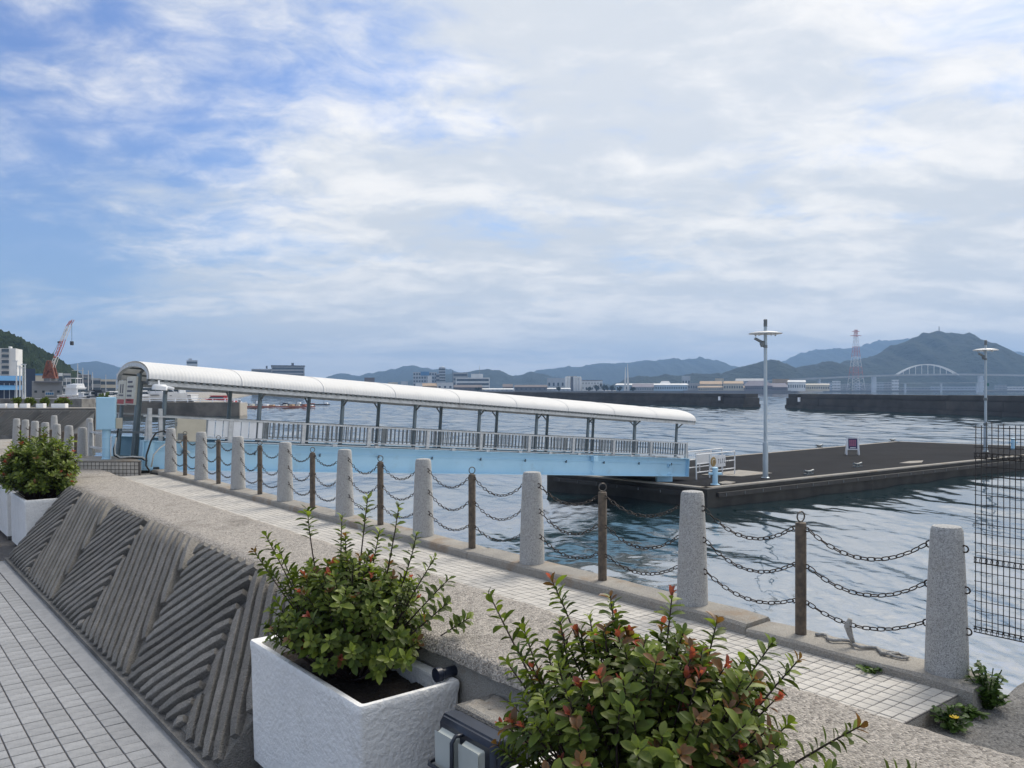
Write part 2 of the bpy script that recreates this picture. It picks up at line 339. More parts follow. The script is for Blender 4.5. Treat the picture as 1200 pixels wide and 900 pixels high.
# the harbour: a real rippled surface, finest near the quay, and still open water around and beyond it
def rippled_water():
    rr = np.geomspace(5.0, 1000.0, 980); aa = np.radians(np.linspace(-60, 60, 900))
    Rg, Ag = np.meshgrid(rr, aa, indexing='ij'); X = Rg*np.sin(Ag); Yg = Rg*np.cos(Ag)
    cell = np.maximum(Rg*(rr[1]/rr[0]-1), Rg*(aa[1]-aa[0])); Z = np.zeros_like(X)
    g = np.random.RandomState(5); wx = X + 1.3*np.sin(.11*Yg+.05*X) + .5*np.sin(.37*X-.21*Yg); wy = Yg + 1.1*np.sin(.13*X-.04*Yg) + .5*np.sin(.31*Yg+.27*X)
    gust = .62 + .38*np.sin(.045*X+.6*np.sin(.03*Yg))*np.sin(.06*Yg+1.1+.5*np.sin(.05*X))
    n = 84
    for i in range(n):
        lam = .34*(14/.34)**(i/(n-1))*g.uniform(.92,1.08); th = math.radians(200+g.normal(0,34)); k = 2*math.pi/lam
        slope = (.024 if lam < 1.2 else .013 if lam < 4 else .007); amp = slope/k
        fade = np.clip((lam/cell-1.6)/1.6, 0, 1)*(1+1.1*np.clip((Rg-35)/150,0,1)*(lam < 9))
        ph = k*(wx*math.cos(th)+wy*math.sin(th))+g.uniform(0,6.28)
        c = np.sin(ph); Z += fade*amp*(c + .25*np.cos(2*ph))*(gust if lam < 3 else 1)
    Z *= np.clip((1000-Rg)/150, 0, 1)
    nr, na = X.shape; v = np.stack([X,Yg,Z],-1).reshape(-1,3)
    i = np.arange(nr*na).reshape(nr,na); q = np.stack([i[:-1,:-1],i[:-1,1:],i[1:,1:],i[1:,:-1]],-1).reshape(-1,4)[:, ::-1]
    me = bpy.data.meshes.new('water'); me.vertices.add(len(v)); me.vertices.foreach_set('co', v.astype(np.float32).ravel())
    me.loops.add(q.size); me.loops.foreach_set('vertex_index', q.astype(np.int32).ravel()); me.polygons.add(len(q))
    me.polygons.foreach_set('loop_start', np.arange(0,q.size,4,dtype=np.int32)); me.polygons.foreach_set('loop_total', np.full(len(q),4,dtype=np.int32))
    me.update(calc_edges=True); me.polygons.foreach_set('use_smooth', np.ones(len(q),dtype=bool)); me.materials.append(waterm)
    o = bpy.data.objects.new('water', me); COL.objects.link(o); o['kind'] = 'structure'
rippled_water()
m = MB().add([(-9000,-150,-.45),(9000,-150,-.45),(9000,7900,-.45),(-9000,7900,-.45)], [(0,1,2,3)])
m.build('open_water', waterm, kind='structure')
# quay body under the path, the place beyond the gangway and the apron on the right
T_END = 2.5
m = MB().prism([(3.72,T_END),(6.32,T_END),(6.32,21.9),(5.75,22.0),(5.6,40.5),(-40,40.5),(-40,24.4),(3.72,24.4)], -1.6, PZ-.012)
quay = m.build('quay', kerbm, frame='L', kind='structure')
m = MB().prism([(3.72,-6),(9.5,-6),(9.5,2.44),(6.75,2.42),(6.40,2.38),(6.33,T_END-.003),(3.72,T_END-.003)], -1.6, ZC-2.2)
apron = m.build('asphalt_apron', asphalt, frame='L', kind='structure')
m = MB().prism([(-40,-8),(3.7,-8),(3.7,24.3),(-40,24.3)], -1.2, LZ-.012)
plaza = m.build('plaza', grout, frame='L', kind='structure')
pbase = thing('tiled_path', None, None, (5.5,T_END,PZ), 'L', kind='structure')
pw, pg, joint = .096, .090, .008
cols = []
t = T_END + .004
k = 0
tile_meshes = []
for j in range(4):
    mb = MB(); e = random.uniform(-.0012, .0012)
    mb.cbox(-pw/2+.004, pw/2-.004, -pg/2+.003, pg/2-.003, -.11, .0+e, .003); tile_meshes.append(mb.mesh('tile', ptile))
stuff = MB(); n_obj = 0
while t < 21.4:
    for i in range(10):
        s = 5.03 + i*pw + pw/2; tt = t + pg/2
        if n_obj < 300:
            o = inst(random.choice(tile_meshes), 'tile', pbase, (s-5.5+random.uniform(-.001,.001), tt-T_END, random.uniform(-.0015,.0015)), (random.uniform(-.006,.006), random.uniform(-.006,.006), random.uniform(-.006,.006))); n_obj += 1
        else:
            d = random.uniform(-.0015,.0015)
            stuff.box(s-pw/2+.004, s+pw/2-.004, tt-pg/2+.003, tt+pg/2-.003, PZ-.03, PZ+d)
    t += pg
stuff.build('small_tile', ptile, pbase, kind='stuff')
MB().box(5.025, 5.985, T_END, 21.4, PZ-.012, PZ-.004).build('mortar_bed', grout, pbase)
# plaza tiles, 21 x 20 cm
zbase = thing('tiled_plaza', None, None, (2.0,8,LZ), 'L', kind='structure')
zt = []
for j in range(4):
    mb = MB(); mb.cbox(-.099,.099,-.0918,.0918,-.03,.0,.004); zt.append(mb.mesh('plaza_tile', ztile))
cells = []
for i in range(0, 24):
    s = 2.24 - .21*i - .105
    for j in range(0, 110):
        t = 5.4 + .1965*j
        p = L2W(s, t); px = 600 + F*p.x/p.y if p.y > .5 else 9999; py = CY + F*3.39/p.y if p.y > .5 else 9999
        if -14 < px < 330 and py < 930 and t < 19: cells.append((p.length, s, t))
cells.sort(); stuff = MB()
for q, (d, s, t) in enumerate(cells):
    if q < 300:
        inst(zt[q % 4], 'tile', zbase, (s-2.0, t-8, random.uniform(-.002,.002)), (random.uniform(-.008,.008), random.uniform(-.008,.008), random.uniform(-.006,.006)))
    else: stuff.box(s-.099, s+.099, t-.0955, t+.0955, LZ-.03, LZ)
if stuff.v: stuff.build('small_tile', ztile, zbase, kind='stuff')
MB().box(2.25, 2.47, 5.2, 19.0, LZ-.03, LZ+.002).build('border_strip', ztile, zbase)
# ---------------------------------------------------------------- ribbed retaining wall with its broad aggregate top
wall = thing('retaining_wall', 'sloping ribbed concrete wall with broad pebbly top beside the tiled path', 'wall', (3.2,13,LZ), 'L')
WB0, WB1, WT0, WT1 = 7.28, 19.0, 7.28, 19.0
S0, S1 = 2.57, 3.69
H0, H1 = LZ, WZ
m = MB().yprism([(S0,LZ-.05),(S0,LZ+.07),(S1-.02,WZ-.10),(5.0,WZ-.10),(5.0,LZ-.05)], WB0, WB1)
m.build('battered_body', ribm, wall)
MB().box(3.73, 5.0, -3.0, WB0, LZ-.05, WZ-.10).build('upright_face', wallm, wall)
MB().box(3.70, 5.0, WB1, 24.2, LZ-.05, WZ-.10).build('end_face', wallm, wall)
MB().box(S0-.10, S0-.002, WB0-.02, WB1+.02, LZ-.05, LZ+.06).build('footing', wallm, wall)
# aggregate top: a fine uneven sheet with broken edges
def coping(s0, s1, t0, t1, ds, dt):
    ns, nt = int((s1-s0)/ds), int((t1-t0)/dt); vs = []; fs = []
    for j in range(nt+1):
        for i in range(ns+1):
            s = s0+(s1-s0)*i/ns; t = t0+(t1-t0)*j/nt
            e = min(i, ns-i); q = noise.noise(Vector((s*2.3, t*2.3, 1)))*.010 + noise.noise(Vector((s*9, t*9, 4)))*.006 + noise.noise(Vector((s*28, t*28, 4)))*.006
            z = WZ + q
            if t > 19.5 and s < 4.9: z += .05*min(1,(t-19.5)/1.5)
            if e == 0:
                z -= .10; k = .022*noise.noise(Vector((t*3.1, i, 2))) + .016*noise.noise(Vector((t*14, i, 7)))
                s += k
            elif e == 1: z -= .012 + .018*abs(noise.noise(Vector((t*11, i, 9)))); s += .012*noise.noise(Vector((t*12, i, 3)))
            vs.append((s,t,z))
    w_ = ns+1
    for j in range(nt):
        for i in range(ns): fs.append((j*w_+i, j*w_+i+1, (j+1)*w_+i+1, (j+1)*w_+i))
    return MB().add(vs, fs)
coping(3.66, 5.03, -1.0, 9.0, .042, .042).build('pebbly_top', aggregate, wall, smooth='all')
coping(3.66, 5.03, 9.0, 23.6, .09, .09).build('pebbly_top', aggregate, wall, smooth='all')
# ribs: panels of slanted ribs that alternate by 45 degrees
SL = math.hypot(S1-S0, H1-H0-.02); us, uz = (S1-S0)/SL, (H1-H0-.02)/SL
def wp(t, v, h):                                             # along, up the slope, proud of the slope
    return Vector((S0 + us*v - uz*h, t, LZ - .01 + uz*v + us*h))
def rib(t0, v0, t1, v1):
    L = math.hypot(t1-t0, v1-v0); n = max(2, int(L/.16)); d = ((t1-t0)/L, (v1-v0)/L); q = (-d[1], d[0]); vs = []
    for i in range(n+1):
        f = i/n; c = (t0+(t1-t0)*f, v0+(v1-v0)*f); tp = 1.0
        if i in (0, n): tp = .72
        for (a, h) in ((-.048,-.01),(-.049,.120),(-.043,.127),(.043,.127),(.049,.120),(.048,-.01)):
            jx = random.uniform(-.003,.003); jh = random.uniform(-.006,.003) if h else 0
            vs.append(wp(c[0]+q[0]*(a*tp+jx), c[1]+q[1]*(a*tp+jx), (h+jh)*(1 if tp == 1 else .85)))
    fs = []
    for i in range(n):
        for k in range(5): fs.append((i*6+k, i*6+k+1, (i+1)*6+k+1, (i+1)*6+k))
    fs += [(0,1,2,3,4,5)[::-1], tuple(n*6+k for k in range(6))]
    MB().add(vs, fs).build('rib', ribm, wall)
LEAN = .46; V0, V1 = .05, SL-.02; SP = .236
edges = [5.9]; q = 0
bounds = [(3.85, 6.0, 'A'), (6.0, 8.2, 'B'), (8.2, 10.2, 'A'), (10.2, 12.55, 'B'), (12.55, 14.6, 'A'), (14.6, 16.9, 'B'), (16.9, 19.0, 'A'), (19.0, 21.2, 'B')]
for (e0, e1, kd) in bounds:
    sg = -1 if kd == 'A' else 1                              # A runs towards -t going up, B towards +t
    c0 = min(e0 + 0, e1 + 0) - 3.5
    n = 0
    while c0 + n*SP < e1 + 4.5:
        b = c0 + n*SP; n += 1                                # rib centre line: t = b + sg*v
        lo, hi = V0, V1
        # left border t >= e0 + LEAN v ; right border t <= e1 + LEAN v (a gap of 5 cm between panels); wall ends
        for (cst, sign, sl) in ((e0+.055, 1, LEAN), (-(e1-.055), -1, -LEAN), (WB0+.03, 1, 0), (-(WB1-.03), -1, 0)):
            # sign*(b + sg v) >= cst + sl v
            kk = sign*sg - sl; cc = cst - sign*b
            if abs(kk) < 1e-6:
                if cc > 0: lo, hi = 1, 0
            elif kk > 0: lo = max(lo, cc/kk)
            else: hi = min(hi, cc/kk)
        if hi - lo > .09: rib(b+sg*lo, lo, b+sg*hi, hi)
# ---------------------------------------------------------------- kerb stones at the water's edge
kerb = thing('kerb', None, None, (6.0,8,PZ), 'L', kind='structure')
ends = [2.40, 4.24, 8.3, 12.4, 16.5, 21.75]
for i in range(len(ends)-1):
    a, b = ends[i]+.008, ends[i+1]-.008; dz, dsx = (-.03, -.02) if i == 0 else (random.uniform(-.006,.006), 0)
    n = int((b-a)/.12); vs = []; fs = []; pr = [(5.98,-.6),(5.985,.078),(6.005,.099),(6.325,.105),(6.36,.075),(6.36,-.6)]
    for j in range(n+1):
        t = a+(b-a)*j/n
        for kx, (s, z) in enumerate(pr):
            r_ = .006*noise.noise(Vector((t*4, kx*3.1, 1.5+i))); e = .02*max(0, 1-min(j, n-j)/1.5)
            vs.append((s+dsx+r_, t, PZ+z+dz+(r_ - e*.5 if z > 0 else 0)))
    for j in range(n):
        for kx in range(5): fs.append((j*6+kx, j*6+kx+1, (j+1)*6+kx+1, (j+1)*6+kx))
    fs += [(5,4,3,2,1,0), tuple(n*6+x for x in range(6))]
    MB().add(vs, fs).build('kerb_stone', kerbm, kerb, smooth=True)
# ---------------------------------------------------------------- granite bollards, brown posts and chains
def ordn(i): return ['nearest','second','third','fourth','fifth','sixth','seventh','eighth','ninth','tenth'][i]
BS = 6.165; BT = [2.665,4.956,7.27,9.57,11.85,14.12,16.4,18.6,20.8]
prof = [(.146,0),(.145,.01),(.140,.2),(.127,.62),(.110,.97),(.106,1.02),(.094,1.045),(.0,1.05)]
prof = [(r, z) for r, z in prof if r > 0] + [(.05,1.052)]
bol_me = MB().lathe(prof, 24).mesh('granite_bollard', granite, True)
eye_me = MB().torus((0,0,0), .024, .006, (1,0,0), 10, 6).mesh('chain_eye', chainm, 'all')
AH_B = (.90,.61,.32); AH_P = (.875,.57,.27)
def rad_at(z): return .146 - .038*z
def bollard(s, t, z, label, group, eyes=True, frame='L', sc=1.0):
    o = bpy.data.objects.new('granite_bollard', bol_me); COL.objects.link(o)
    place(o, (s,t,z), frame, random.uniform(0,6) if not eyes else 0); o.scale = (sc,)*3
    tag(o, label, 'bollard', group)
    if eyes:
        for h in AH_B:
            for sg in (1,-1): inst(eye_me, 'chain_eye', o, (0, sg*(rad_at(h)+.012), h))
    return o
G_B = 'granite bollards along the kerb'
for i, t in enumerate(BT):
    bollard(BS, t, KZ-.03 if i == 0 else KZ, ('tapered grey granite bollard, %s along the kerb from the right end' % ordn(i)) if i else 'tapered speckled granite bollard, nearest of all, at the right end of the kerb', G_B)
post_me = MB().lathe([(.046,0),(.046,.90),(.043,.925),(.02,.93)], 14).mesh('chain_post', postm, True)
ring_me = MB().torus((0,0,.975), .042, .0065, (.3,1,0), 16, 6).mesh('top_ring', ringm, 'all')
pin_me = MB().torus((0,0,0), .018, .005, (1,0,0), 8, 5).mesh('chain_eye', chainm, 'all')
PT = [(BT[i]+BT[i+1])/2 + .02 for i in range(8)]
for i, t in enumerate(PT):
    o = bpy.data.objects.new('chain_post', post_me); COL.objects.link(o); place(o, (BS,t,KZ-.03 if i == 0 else KZ), 'L', random.uniform(-.4,.4) if i else .1)
    tag(o, 'slim brown chain post with a ring on top, %s from the right end' % ordn(i), 'post', 'brown posts between the granite bollards')
    inst(ring_me, 'top_ring', o)
    for h in AH_P:
        for sg in (1,-1): inst(pin_me, 'chain_eye', o, (0, sg*.055, h))
def chain(a, b, sag, label, group, nu=9, nv=5):
    a, b = Vector(a), Vector(b); L = (b-a).length; n = max(8, int(L*1.07/.060)); mb = MB()
    def pt(f): return a.lerp(b, f) + Vector((0,0,-4*sag*f*(1-f)))
    for i in range(n):
        f = (i+.5)/n; d = (pt(min(1,f+.01))-pt(max(0,f-.01))).normalized()
        side = d.cross(Vector((0,0,1))).normalized(); up = side.cross(d)
        tw = R(45 + (90 if i % 2 else 0) + random.uniform(-9,9))
        ax = side*math.cos(tw)+up*math.sin(tw)
        mb.torus(pt(f), .0160, .0046, ax, nu, nv, .0165, d)
    return mb.build('chain', chainm, None, 'all', 'L', tuple(a), label=label, cat='chain', group=group)
lev = ('topmost','middle','lowest')
for i in range(8):
    zb = KZ-.03 if i == 0 else KZ; zb2 = KZ
    zp = KZ-.03 if i == 0 else KZ
    nu, nv = (12, 6) if i < 2 else (8, 4)
    for h in range(3):
        sg = (.155,.165,.15)[h] + random.uniform(-.015,.02)
        chain((BS, BT[i]+rad_at(AH_B[h])+.03, zb+AH_B[h]), (BS, PT[i]-.07, zp+AH_P[h]), sg*(.78 if h == 2 else 1), '%s chain, %s bollard to %s post from the right end' % (lev[h], ordn(i), ordn(i)), 'chains hung along the kerb', nu, nv)
        chain((BS, PT[i]+.07, zp+AH_P[h]), (BS, BT[i+1]-rad_at(AH_B[h])-.03, zb2+AH_B[h]), sg*(.78 if h == 2 else 1), '%s chain, %s post to %s bollard from the right end' % (lev[h], ordn(i), ordn(i+1)), 'chains hung along the kerb', nu, nv)
# knotted rope lying on the kerb
mb = MB()
pts = [Vector((6.20+.05*math.sin(i*1.3)+.02*noise.noise(Vector((i,0,0))), 3.72-.045*i, KZ-.012+.02*abs(noise.noise(Vector((i*.7,3,0)))))) for i in range(16)]
mb.tube(pts, .013, 6); mb.tube([Vector((6.19,3.38,KZ-.01)), Vector((6.17,3.40,KZ+.06)), Vector((6.165,3.42,KZ+.13)), Vector((6.17,3.40,KZ+.19))], [.012,.022,.03,.018], 7)
mb.tube([Vector((6.2+.04*math.cos(a), 3.05+.09*math.sin(a), KZ-.012+.004*math.sin(3*a))) for a in [x*.45 for x in range(15)]], .010, 6)
mb.build('rope', ropem, None, 'all', 'L', (6.2,3.4,KZ), label='frayed grey rope knotted to the lowest chain and lying on the kerb', cat='rope')
# ---------------------------------------------------------------- shrubs
leaf_shapes = []
def leaf_pts(L, W_, fold, curl):
    out = []
    for f, wd in ((0,.10),(.25,.62),(.55,1.0),(.82,.78),(1.0,.06)):
        x = L*f; z = -curl*L*f*f
        out.append(((x,-W_*wd/2,z+fold*W_*wd),(x,0,z),(x,W_*wd/2,z+fold*W_*wd)))
    vs = [p for r in out for p in r]; fs = []
    for i in range(4): fs += [(i*3,i*3+1,i*3+4,i*3+3),(i*3+1,i*3+2,i*3+5,i*3+4)]
    return vs, fs
def leaf_matrix(p, d, up, roll):
    d = d.normalized(); y = up.cross(d)
    if y.length < 1e-3: y = Vector((1,0,0)).cross(d)
    y.normalize(); z = d.cross(y)
    M = Matrix((d, y, z)).transposed().to_4x4(); M.translation = p
    return M @ Matrix.Rotation(roll, 4, 'X')
def shrub(label, s, t, z, rx, ry, hgt, shoots, stems, n_leaf, size, seed, objs=300, red=.17, group='shrubs in the white planters'):
    rnd = random.Random(seed)
    root = thing('shrub', label, 'shrub', (s,t,z), 'L', group=group)
    tips = []
    for i in range(stems):
        a = rnd.uniform(0, 6.283); r = math.sqrt(rnd.random()); zz = rnd.uniform(.30, 1.0)
        k = math.sqrt(max(0, 1-(zz-.55)**2/.36))*rnd.uniform(.8,1.12)
        tips.append((Vector((rx*r*k*math.cos(a), ry*r*k*math.sin(a), hgt*zz*(1-.22*r*r))), n_leaf))
    for (x, y, h) in shoots:
        for q in range(2):
            tips.append((Vector((x+rnd.uniform(-.22,.22)*q, y+rnd.uniform(-.28,.28)*q, h-rnd.uniform(.12,.38)*q)), int(n_leaf*1.1)))
    stem = MB(); L = []
    for tp, nl in tips:
        spread = rnd.uniform(.20, .34) + (.16 if rnd.random() < .25 else 0)
        b = Vector((tp.x*.16+rnd.uniform(-.06,.06), tp.y*.16+rnd.uniform(-.08,.08), -.05))
        mid = b.lerp(tp, .5) + Vector((tp.x*.05, tp.y*.05, .10*tp.z)) + Vector((rnd.uniform(-.09,.09), rnd.uniform(-.09,.09), rnd.uniform(-.05,.03)))
        pts = []
        for q in range(7):
            f = q/6; pts.append(b*(1-f)**2 + mid*2*f*(1-f) + tp*f*f)
        stem.tube(pts, [.011-.0012*q for q in range(7)], 5, False)
        isred = rnd.random(); ga = rnd.uniform(0, 6.28)
        for q in range(nl):
            f = 1 - spread*(q/nl)**1.15; ff = min(.999, f); p = b*(1-ff)**2 + mid*2*ff*(1-ff) + tp*ff*ff
            d = ((mid-b)*(1-ff) + (tp-mid)*ff).normalized(); ga += 2.4
            o1 = d.orthogonal().normalized(); o2 = d.cross(o1)
            side = o1*math.cos(ga)+o2*math.sin(ga)
            lift = 1.05-.70*min(1, q/8) ; dr = (side + d*(lift+rnd.uniform(-.15,.25)) + Vector((0,0,.12))).normalized()
            sz = size*(.72 + .4*min(1, q/6))*rnd.uniform(.6,1.25)
            if q < 4 and isred < red: kind = 'r' if isred < red*.62 else 'b'
            elif q < 7 and isred < red*.4: kind = 'b'
            else: kind = 'y' if rnd.random() < (.45 if q < 9 else .10) else 'g'
            if kind == 'r': dr = (side*.35 + d).normalized(); sz *= .82
            L.append((p, dr, d, sz, kind, rnd.uniform(-.5,.5)))
    stem.build('stem', stemm, root, 'all', local=True)
    me = {}
    for kk, mt in (('g',leafm),('y',leafy),('r',leafr),('b',leafb)):
        for q in range(3):
            vs, fs = leaf_pts(1.0, .44+.05*q, .16+.05*q, .10+.10*q); me[kk,q] = MB().add(vs, fs).mesh('leaf', mt, 'all')
    # the leaves nearest the camera and topmost are single objects
    R3 = Matrix.Rotation(A, 4, 'Z'); R3.translation = L2W(s,t,z)
    eye = Vector((0,0,ZC))
    order = sorted(range(len(L)), key=lambda i: ((R3 @ L[i][0]) - eye).length - .35*L[i][0].z - (.5 if L[i][4] in 'rb' else 0))
    rest = {}
    for n_, i in enumerate(order):
        p, dr, up, sz, kd, roll = L[i]; M = leaf_matrix(p, dr, up, roll) @ Matrix.Scale(sz, 4)
        if n_ < objs:
            o = bpy.data.objects.new('leaf', me[kd, i % 3]); COL.objects.link(o); o.parent = root; o.matrix_local = M
        else:
            mb = rest.setdefault(kd, MB()); vs, fs = leaf_pts(1.0, .44+.05*(i%3), .16+.05*(i%3), .10+.10*(i%3)); mb.add([M @ Vector(v) for v in vs], fs)
    allm = MB(); idx = []
    for kd, mb in rest.items():
        allm.add(mb.v, mb.f); idx += [kd]*len(mb.f)
    o = allm.build('foliage', None, root, 'all', local=True, kind='stuff')
    for mt in (leafm, leafy, leafr, leafb): o.data.materials.append(mt)
    o.data.polygons.foreach_set('material_index', ['gyrb'.index(x) for x in idx]); o.data.update()
    return root
# ---------------------------------------------------------------- white planters
PS0, PS1 = 2.82, 3.695
RZ = ZC-2.24
def planter(t0, t1, label, seed):
    L = t1-t0; c = (t0+t1)/2; H = RZ-LZ
    root = thing('planter', label, 'planter', ((PS0+PS1)/2, c, LZ), 'L', group='white planters along the wall')
    a, b = (PS1-PS0)/2, L/2; w_ = .075; nz = 22
    vs = []; fs = []
    def ring(ax, by, z, rc):
        out = []
        for cx, cy, a0 in ((ax-rc,by-rc,0),(-ax+rc,by-rc,90),(-ax+rc,-by+rc,180),(ax-rc,-by+rc,270)):
            for q in range(5):
                an = R(a0+22.5*q); out.append((cx+rc*math.cos(an), cy+rc*math.sin(an), z))
        return out
    rings = [(.93,.09,.035,0),(.94,.09,.035,0),(.985,H-.10,.035,0),(1.0,H-.055,.035,0),(1.0,H-.02,.03,0),(.985,H,.03,0)]
    R_ = []
    for kx, z, rc, _ in rings: R_.append(ring(a*kx, b*(1-(1-kx)*.45), z, rc))
    R_.append(ring(a-w_*.55, b-w_*.55, H+.002, .03)); R_.append(ring(a-w_, b-w_, H-.02, .03)); R_.append(ring(a-w_-.01, b-w_-.01, H-.22, .03))
    m = len(R_[0])
    for r_ in R_: vs += r_
    for i in range(len(R_)-1):
        for q in range(m): fs.append((i*m+q, i*m+(q+1)%m, (i+1)*m+(q+1)%m, (i+1)*m+q))
    fs.append(tuple(range(m-1,-1,-1)))
    MB().add(vs, fs).build('box', white_plaster, root, True, local=True)
    sv = []; n = 14; q2 = 30; fs = []
    for j in range(q2+1):
        for i in range(n+1):
            x = (i/n-.5)*2*(a-w_); y = (j/q2-.5)*2*(b-w_)
            sv.append((x,y,H-.15+.045*noise.noise(Vector((x*6,y*6,seed)))+.03*noise.noise(Vector((x*19,y*19,seed)))))
    for j in range(q2):
        for i in range(n): fs.append((j*(n+1)+i, j*(n+1)+i+1, (j+1)*(n+1)+i+1, (j+1)*(n+1)+i))
    MB().add(sv, fs).build('soil', soil, root, local=True)
    for x in (-a*.62, a*.62):
        for y in (-b+.22, b-.22): MB().box(x-.11, x+.11, y-.10, y+.10, 0, .09).build('foot', wallm, root, local=True)
    return root
planter(5.20, 7.24, 'large white planter with rough plastered sides beside the navy wall lamp', 1)
planter(1.96, 3.83, 'white planter whose rim shows at the bottom edge, under the widest shrub', 2)
planter(19.06, 20.92, 'white planter at the far end of the ribbed wall, corner towards the viewer', 3)
planter(21.5, 23.36, 'white planter cut by the left edge, behind the one at the wall end', 4)
# shrub shoots are (across, along, height) from the planter's centre
shrub('leafy green shrub with upright shoots in the white planter left of the wall lamp', 3.31, 6.26, RZ-.12, .68, .92, 1.0,
      [(.10,-.12,1.47),(.22,-.42,1.42),(-.22,.36,1.33),(-.42,.78,1.08),(.35,-.75,1.02),(.05,.25,1.25),(.42,-.85,.86),(-.36,.9,.8)], 250, 21, .080, 11)
shrub('widest green shrub with many red young leaves at the bottom edge', 3.30, 3.02, RZ-.12, .70, .98, 1.14,
      [(-.20,1.05,1.10),(.02,.72,1.22),(.10,.30,1.18),(.26,-.02,1.24),(.42,-.20,1.10),(.52,-.48,1.02),(.10,-.35,1.05),(.66,-.55,.92),(.55,-.95,.72),(.62,-1.18,.55),(-.15,.45,1.05)], 255, 22, .080, 23, red=.46)
shrub('dense round shrub in the planter at the far end of the ribbed wall', 3.25, 20.0, RZ-.12, .80, 1.0, 1.42,
      [(.1,.2,1.52),(-.3,.5,1.42),(.5,-.5,1.32)], 300, 20, .11, 31, objs=0, red=.12)
shrub('shrub cut by the left edge, in the planter behind the dense round one', 3.2, 22.4, RZ-.12, .7, 1.0, 1.05,
      [(-.1,.3,1.1)], 60, 20, .10, 37, objs=0, red=.06)
# ---------------------------------------------------------------- wall lamp and the concrete block it is fixed to
blk = thing('concrete_block', 'rough concrete block against the wall behind the navy lamp', 'block', (3.55,4.45,LZ), 'L')
mb = MB(); n = 14; vs = []; fs = []
MB().cbox(3.37, 3.74, 4.0, 4.84, LZ-.02, ZC-2.24, .018).build('core', wallm, blk)
for j in range(n+1):
    for i in range(9):
        s = 3.375+.36*i/8; t = 4.005+.83*j/n
        z = ZC-2.24+.008+.018*noise.noise(Vector((s*9,t*9,0)))+.014*noise.noise(Vector((s*25,t*25,2)))
        if i in (0,8) or j in (0,n): z = ZC-2.255
        vs.append((s,t,z))
for j in range(n):
    for i in range(8): fs.append((j*9+i, j*9+i+1, (j+1)*9+i+1, (j+1)*9+i))
MB().add(vs, fs).build('broken_top', kerbm, blk)
lamp = thing('wall_lamp', 'navy bulkhead lamp with two pale lenses between the white planters', 'lamp', (3.36,4.42,ZC-2.770), 'L')
MB().cbox(3.17, 3.362, 4.12, 4.74, ZC-2.800, ZC-2.240, .03).build('housing', navy, lamp, True)
MB().cbox(3.20, 3.33, 4.105, 4.755, ZC-2.815, ZC-2.230, .025).build('rib_band', navy, lamp, True)
for t0, t1 in ((4.20,4.42),(4.475,4.695)):
    mb = MB(); mb.add(*((lambda r: r)(([(3.175,t0,ZC-2.750),(3.175,t1,ZC-2.750),(3.175,t1,ZC-2.300),(3.175,t0,ZC-2.300),(3.125,t0+.015,ZC-2.740),(3.125,t1-.015,ZC-2.740),(3.115,t1-.015,ZC-2.320),(3.115,t0+.015,ZC-2.320)],
        [(4,7,6,5),(0,1,5,4),(1,2,6,5),(2,3,7,6),(3,0,4,7)]))))
    o = mb.build('lens', lens, lamp, True)
    bv = o.modifiers.new('round', 'BEVEL'); bv.width = .014; bv.segments = 3
MB().tube([(3.18,4.448,ZC-2.280),(3.115,4.448,ZC-2.275),(3.085,4.448,ZC-2.310),(3.085,4.448,ZC-2.720),(3.115,4.448,ZC-2.770),(3.18,4.448,ZC-2.770)], .014, 8).build('guard_bar', navy, lamp, 'all')
MB().tube([(3.18,4.16,ZC-2.530),(3.10,4.16,ZC-2.530),(3.075,4.2,ZC-2.530),(3.075,4.7,ZC-2.530),(3.10,4.73,ZC-2.530),(3.18,4.73,ZC-2.530)], .014, 8).build('guard_bar', navy, lamp, 'all')
# capped pipe that sticks out of the wall behind the near planter
MB().tube([(3.75,5.32,ZC-2.20),(3.60,5.32,ZC-2.20),(3.585,5.32,ZC-2.20),(3.54,5.32,ZC-2.20)], [.04,.04,.055,.055], 14).build('drain_pipe', navy, None, True, 'L', (3.65,5.45,ZC-2.2), label='dark capped pipe end sticking out of the wall behind the planter', cat='pipe')
